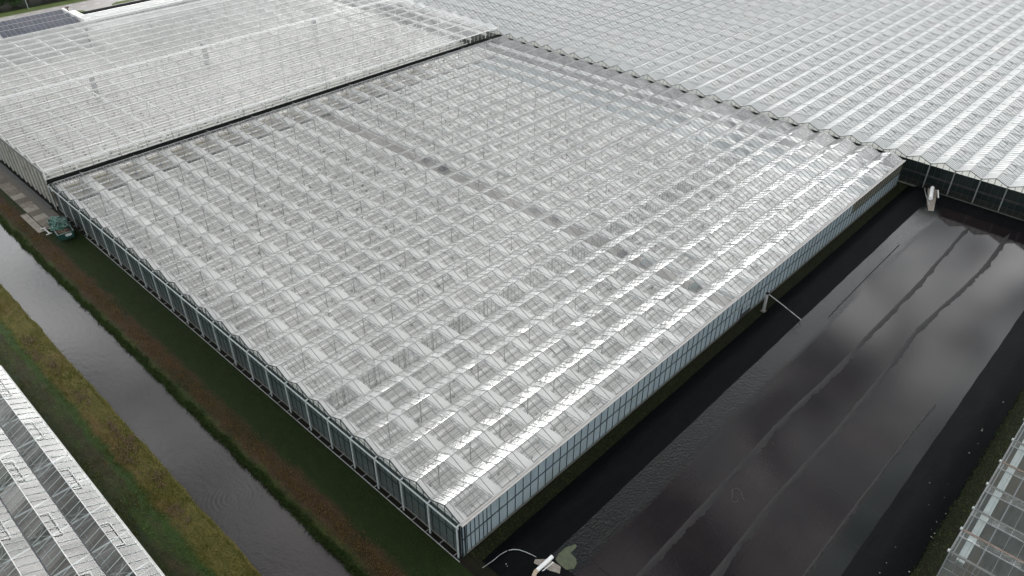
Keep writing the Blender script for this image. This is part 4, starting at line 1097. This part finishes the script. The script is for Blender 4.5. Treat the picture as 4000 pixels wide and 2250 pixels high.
SK = empty('waste_container', (-2.35, 88.0, 0.12), 'green open waste container heaped with green metal frames', 'container', rz=R(-6))
hw, hl = 1.12, 2.95
b = MB()
z0, z1 = .15, 1.35
inn = [(-hw, -hl), (hw, -hl), (hw, hl), (-hw, hl)]; lowr = [(x * .9, y * .9) for x, y in inn]
for i in range(4):
    j = (i + 1) % 4
    b.quad((*lowr[i], z0), (*lowr[j], z0), (*inn[j], z1), (*inn[i], z1)); b.quad((inn[i][0] * .95, inn[i][1] * .97, z1), (inn[j][0] * .95, inn[j][1] * .97, z1), (*[c * .95 for c in lowr[j]], z0 + .1), (*[c * .95 for c in lowr[i]], z0 + .1))
b.quad((*lowr[0], z0 + .08), (*lowr[1], z0 + .08), (*lowr[2], z0 + .08), (*lowr[3], z0 + .08)); b.build('body', 'container_green', SK)
b = MB()
for i in range(4): j = (i + 1) % 4; b.bar((*inn[i], z1), (*inn[j], z1), .12, .1)
b.build('rim', 'container_green', SK)
for sgn in (-1, 1):
    for q in range(6):
        y = -hl * .8 + q * hl * .32; b = MB(); b.bar((sgn * (hw * .92), y, z0), (sgn * (hw + .05), y, z1), .1, .08); b.build('rib', 'container_green', SK)
b = MB(); b.quad((-.15, -hl * .985 - .02, .75), (.75, -hl * .985 - .02, .75), (.75, -hl - .03, 1.2), (-.15, -hl - .03, 1.2)); b.build('sign_plate', 'label_white', SK)
b = MB()
for _ in range(60): b.blob((random.uniform(-.8, .8), random.uniform(-2.4, -.6), random.uniform(.8, 1.15)), random.uniform(.1, .25), flat=.6)
b.build('rubble', 'scrap', SK)
for q in range(26):
    e = MB(); cx, cy, cz = random.uniform(-.75, .75), random.uniform(-.9, 2.5), 1.15 + random.random() * .65
    a = random.gauss(0, .5) + (pi / 2 if random.random() < .3 else 0); ln, wd = random.uniform(.6, .95), random.uniform(.22, .36); tz = random.gauss(0, .25)
    ux = Vector((cos(a), sin(a), tz)); uy = Vector((-sin(a), cos(a), random.gauss(0, .2)))
    c0 = Vector((0, 0, 0)); P = [c0 - ux * ln - uy * wd, c0 + ux * ln - uy * wd, c0 + ux * ln + uy * wd, c0 - ux * ln + uy * wd]
    for i in range(4): e.bar(P[i], P[(i + 1) % 4], .09, .08)
    e.bar(c0 - uy * wd, c0 + uy * wd, .07, .06)
    o = e.build('metal_frame', 'frame_green' if q % 5 else 'container_green', None, (-2.35 + cx * .99 + cy * .1, 88.0 + cy - cx * .1, .12 + cz))
    tag(o, 'green rectangular metal frame in the heap on the waste container', 'metal frame', 'green metal frames heaped in the container')
b = MB(); b.blob((0, 0, .5), .5, flat=.9); b.box((-.35, -.3, .3), (.35, .3, .95)); tag(b.build('cardboard_box', 'cardboard', loc=(-1.55, 91.7, .1)), 'tan cardboard box behind the green waste container', 'box')
b = MB(); b.box((-.1, -1.2, .2), (.1, 1.2, .3)); b.box((-.5, -1.3, .2), (.3, -1.1, .3)); b.box((-.5, 1.1, .2), (.3, 1.3, .3)); tag(b.build('metal_frame', 'gutter_grey', loc=(-3.9, 90.3, 0)), 'grey metal frame leaning on the slabs left of the container', 'metal frame')

# ================================================================== road and far corner
b = MB(); b.quad((-80, 207.1, .03), (400, 207.1, .03), (400, 217.8, .03), (-80, 218.6, .03)); tag(b.build('road', 'asphalt'), kind='structure')
b = MB()
for i in range(-10, 60):
    for y in (213.2, 217.0):
        x = 20 + 3.9 * i + (1.3 if y > 215 else 0); b.quad((x, y - .1, .034), (x + 1.5, y - .1, .034), (x + 1.5, y + .12, .034), (x, y + .12, .034))
tag(b.build('road_marking', 'road_paint'), kind='structure')
b = MB(); b.quad((46, 190, .035), (420, 190, .035), (420, 207.6, .035), (46, 207.6, .035)); tag(b.build('yard', 'yard_dark'), kind='structure')
b = MB(); b.poly([(58, 208.2, .04), (58.4, 209.6, .04), (60.5, 210.9, .04), (63.5, 210.4, .04), (66, 208.2, .04)]); tag(b.build('verge', 'ground_grass'), kind='structure')
b = MB(); b.poly([(46.6, 207.4, .04), (46.9, 209.5, .04), (48.6, 210.3, .04), (50.0, 209.2, .04), (50.6, 207.4, .04)]); tag(b.build('verge', 'ground_grass'), kind='structure')
b = MB(); b.quad((-200, 223.2, .05), (400, 222.6, .05), (400, 270, .05), (-200, 270, .05)); tag(b.build('canal_bank', 'canal_soil'), kind='structure')
for i in range(9):
    b = MB(); b.blob((0, 0, .3), random.uniform(.35, .6), flat=.7)
    tag(b.build('white_sack', 'white_sack', loc=(43.6 + random.random() * 3.2, 203.2 + random.random() * 2.2, 0)), 'white sack in the pile at the right end of the solar shed', 'sack', 'white sacks piled by the shed')
lp = empty('street_lamp', (39.8, 221.3, 0), 'tall thin grey lamp post on the green verge, top left', 'street lamp')
b = MB(); b.tube([(0, 0, 0), (0, 0, 9)], [.11, .06], 8); b.build('pole', 'lamp_steel', lp)
b = MB(); b.tube([(0, 0, 9), (0, -1.2, 9.2)], .05, 6); b.build('arm', 'lamp_steel', lp)
b = MB(); b.box((-.12, -1.8, 9.12), (.12, -1.1, 9.24)); b.build('lamp_head', 'galvanised', lp)
sg = empty('bollard', (46.0, 208.6, 0), 'small reddish brown post beside the road end of the shed', 'post')
b = MB(); b.box((-.12, -.12, 0), (.12, .12, 1.6)); b.build('stem', 'rust_brown', sg)
b = MB(); b.box((-.45, -.15, 1.6), (.45, .15, 2.0)); b.build('head', 'rust_brown', sg)
def tree(x, y, h, rx, leafm, label, name='tree', seed=0):
    rnd = random.Random(seed); e = empty(name, (x, y, 0), label, 'tree', 'trees beyond the road')
    b = MB(); b.tube([(0, 0, 0), (.1, 0, h * .35), (.2, .1, h * .75)], [.28, .2, .08], 7)
    for _ in range(6):
        a = rnd.uniform(0, 6.28); z = h * rnd.uniform(.3, .6); b.tube([(.1, 0, z), (cos(a) * rx * .6, sin(a) * rx * .6, z + h * .22)], [.1, .03], 5)
    b.build('trunk', 'bark', e)
    b = MB(); cl_ = []
    for _ in range(26):
        th = rnd.uniform(0, 6.28); ph = rnd.uniform(-.5, 1); r_ = rx * rnd.uniform(.35, 1)
        cl_.append((Vector((cos(th) * r_ * (1 - .3 * abs(ph)), sin(th) * r_ * (1 - .3 * abs(ph)), h * (.48 + .40 * ph))), rnd.uniform(.5, 1.1) * rx * .34))
    for c, r_ in cl_:
        for _ in range(120):
            d = Vector((rnd.gauss(0, 1), rnd.gauss(0, 1), rnd.gauss(0, 1))).normalized() * r_ * rnd.uniform(.5, 1.1)
            p = c + d; a = Vector((rnd.gauss(0, 1), rnd.gauss(0, 1), rnd.gauss(0, 1))).normalized() * .17; a2 = a.orthogonal().normalized() * .13
            b.quad(p - a, p + a2, p + a, p - a2)
    b.build('crown', leafm, e)
LBL = ('dark bushy tree at the very left edge of the photo beyond the verge', 'dark bushy tree second from the left edge beyond the verge', 'dark bushy tree left of the thin lamp post', 'yellowing autumn tree just right of the lamp post foot', 'dark bushy tree right of the yellowing autumn tree', 'dark bushy tree beyond the verge above the middle of the solar rows', 'dark bushy tree beyond the verge above the right end of the solar rows', 'dark bushy tree farthest right in the row beyond the verge')
for i in range(8):
    tree(29.5 + 4.3 * i + random.uniform(-.4, .4), 227.6 + (i % 2) * 1.6 + .15 * i, random.uniform(3.8, 5.0), random.uniform(2.6, 3.3), 'leaf_autumn' if i == 3 else 'leaf_dark', LBL[i], seed=i + 3)
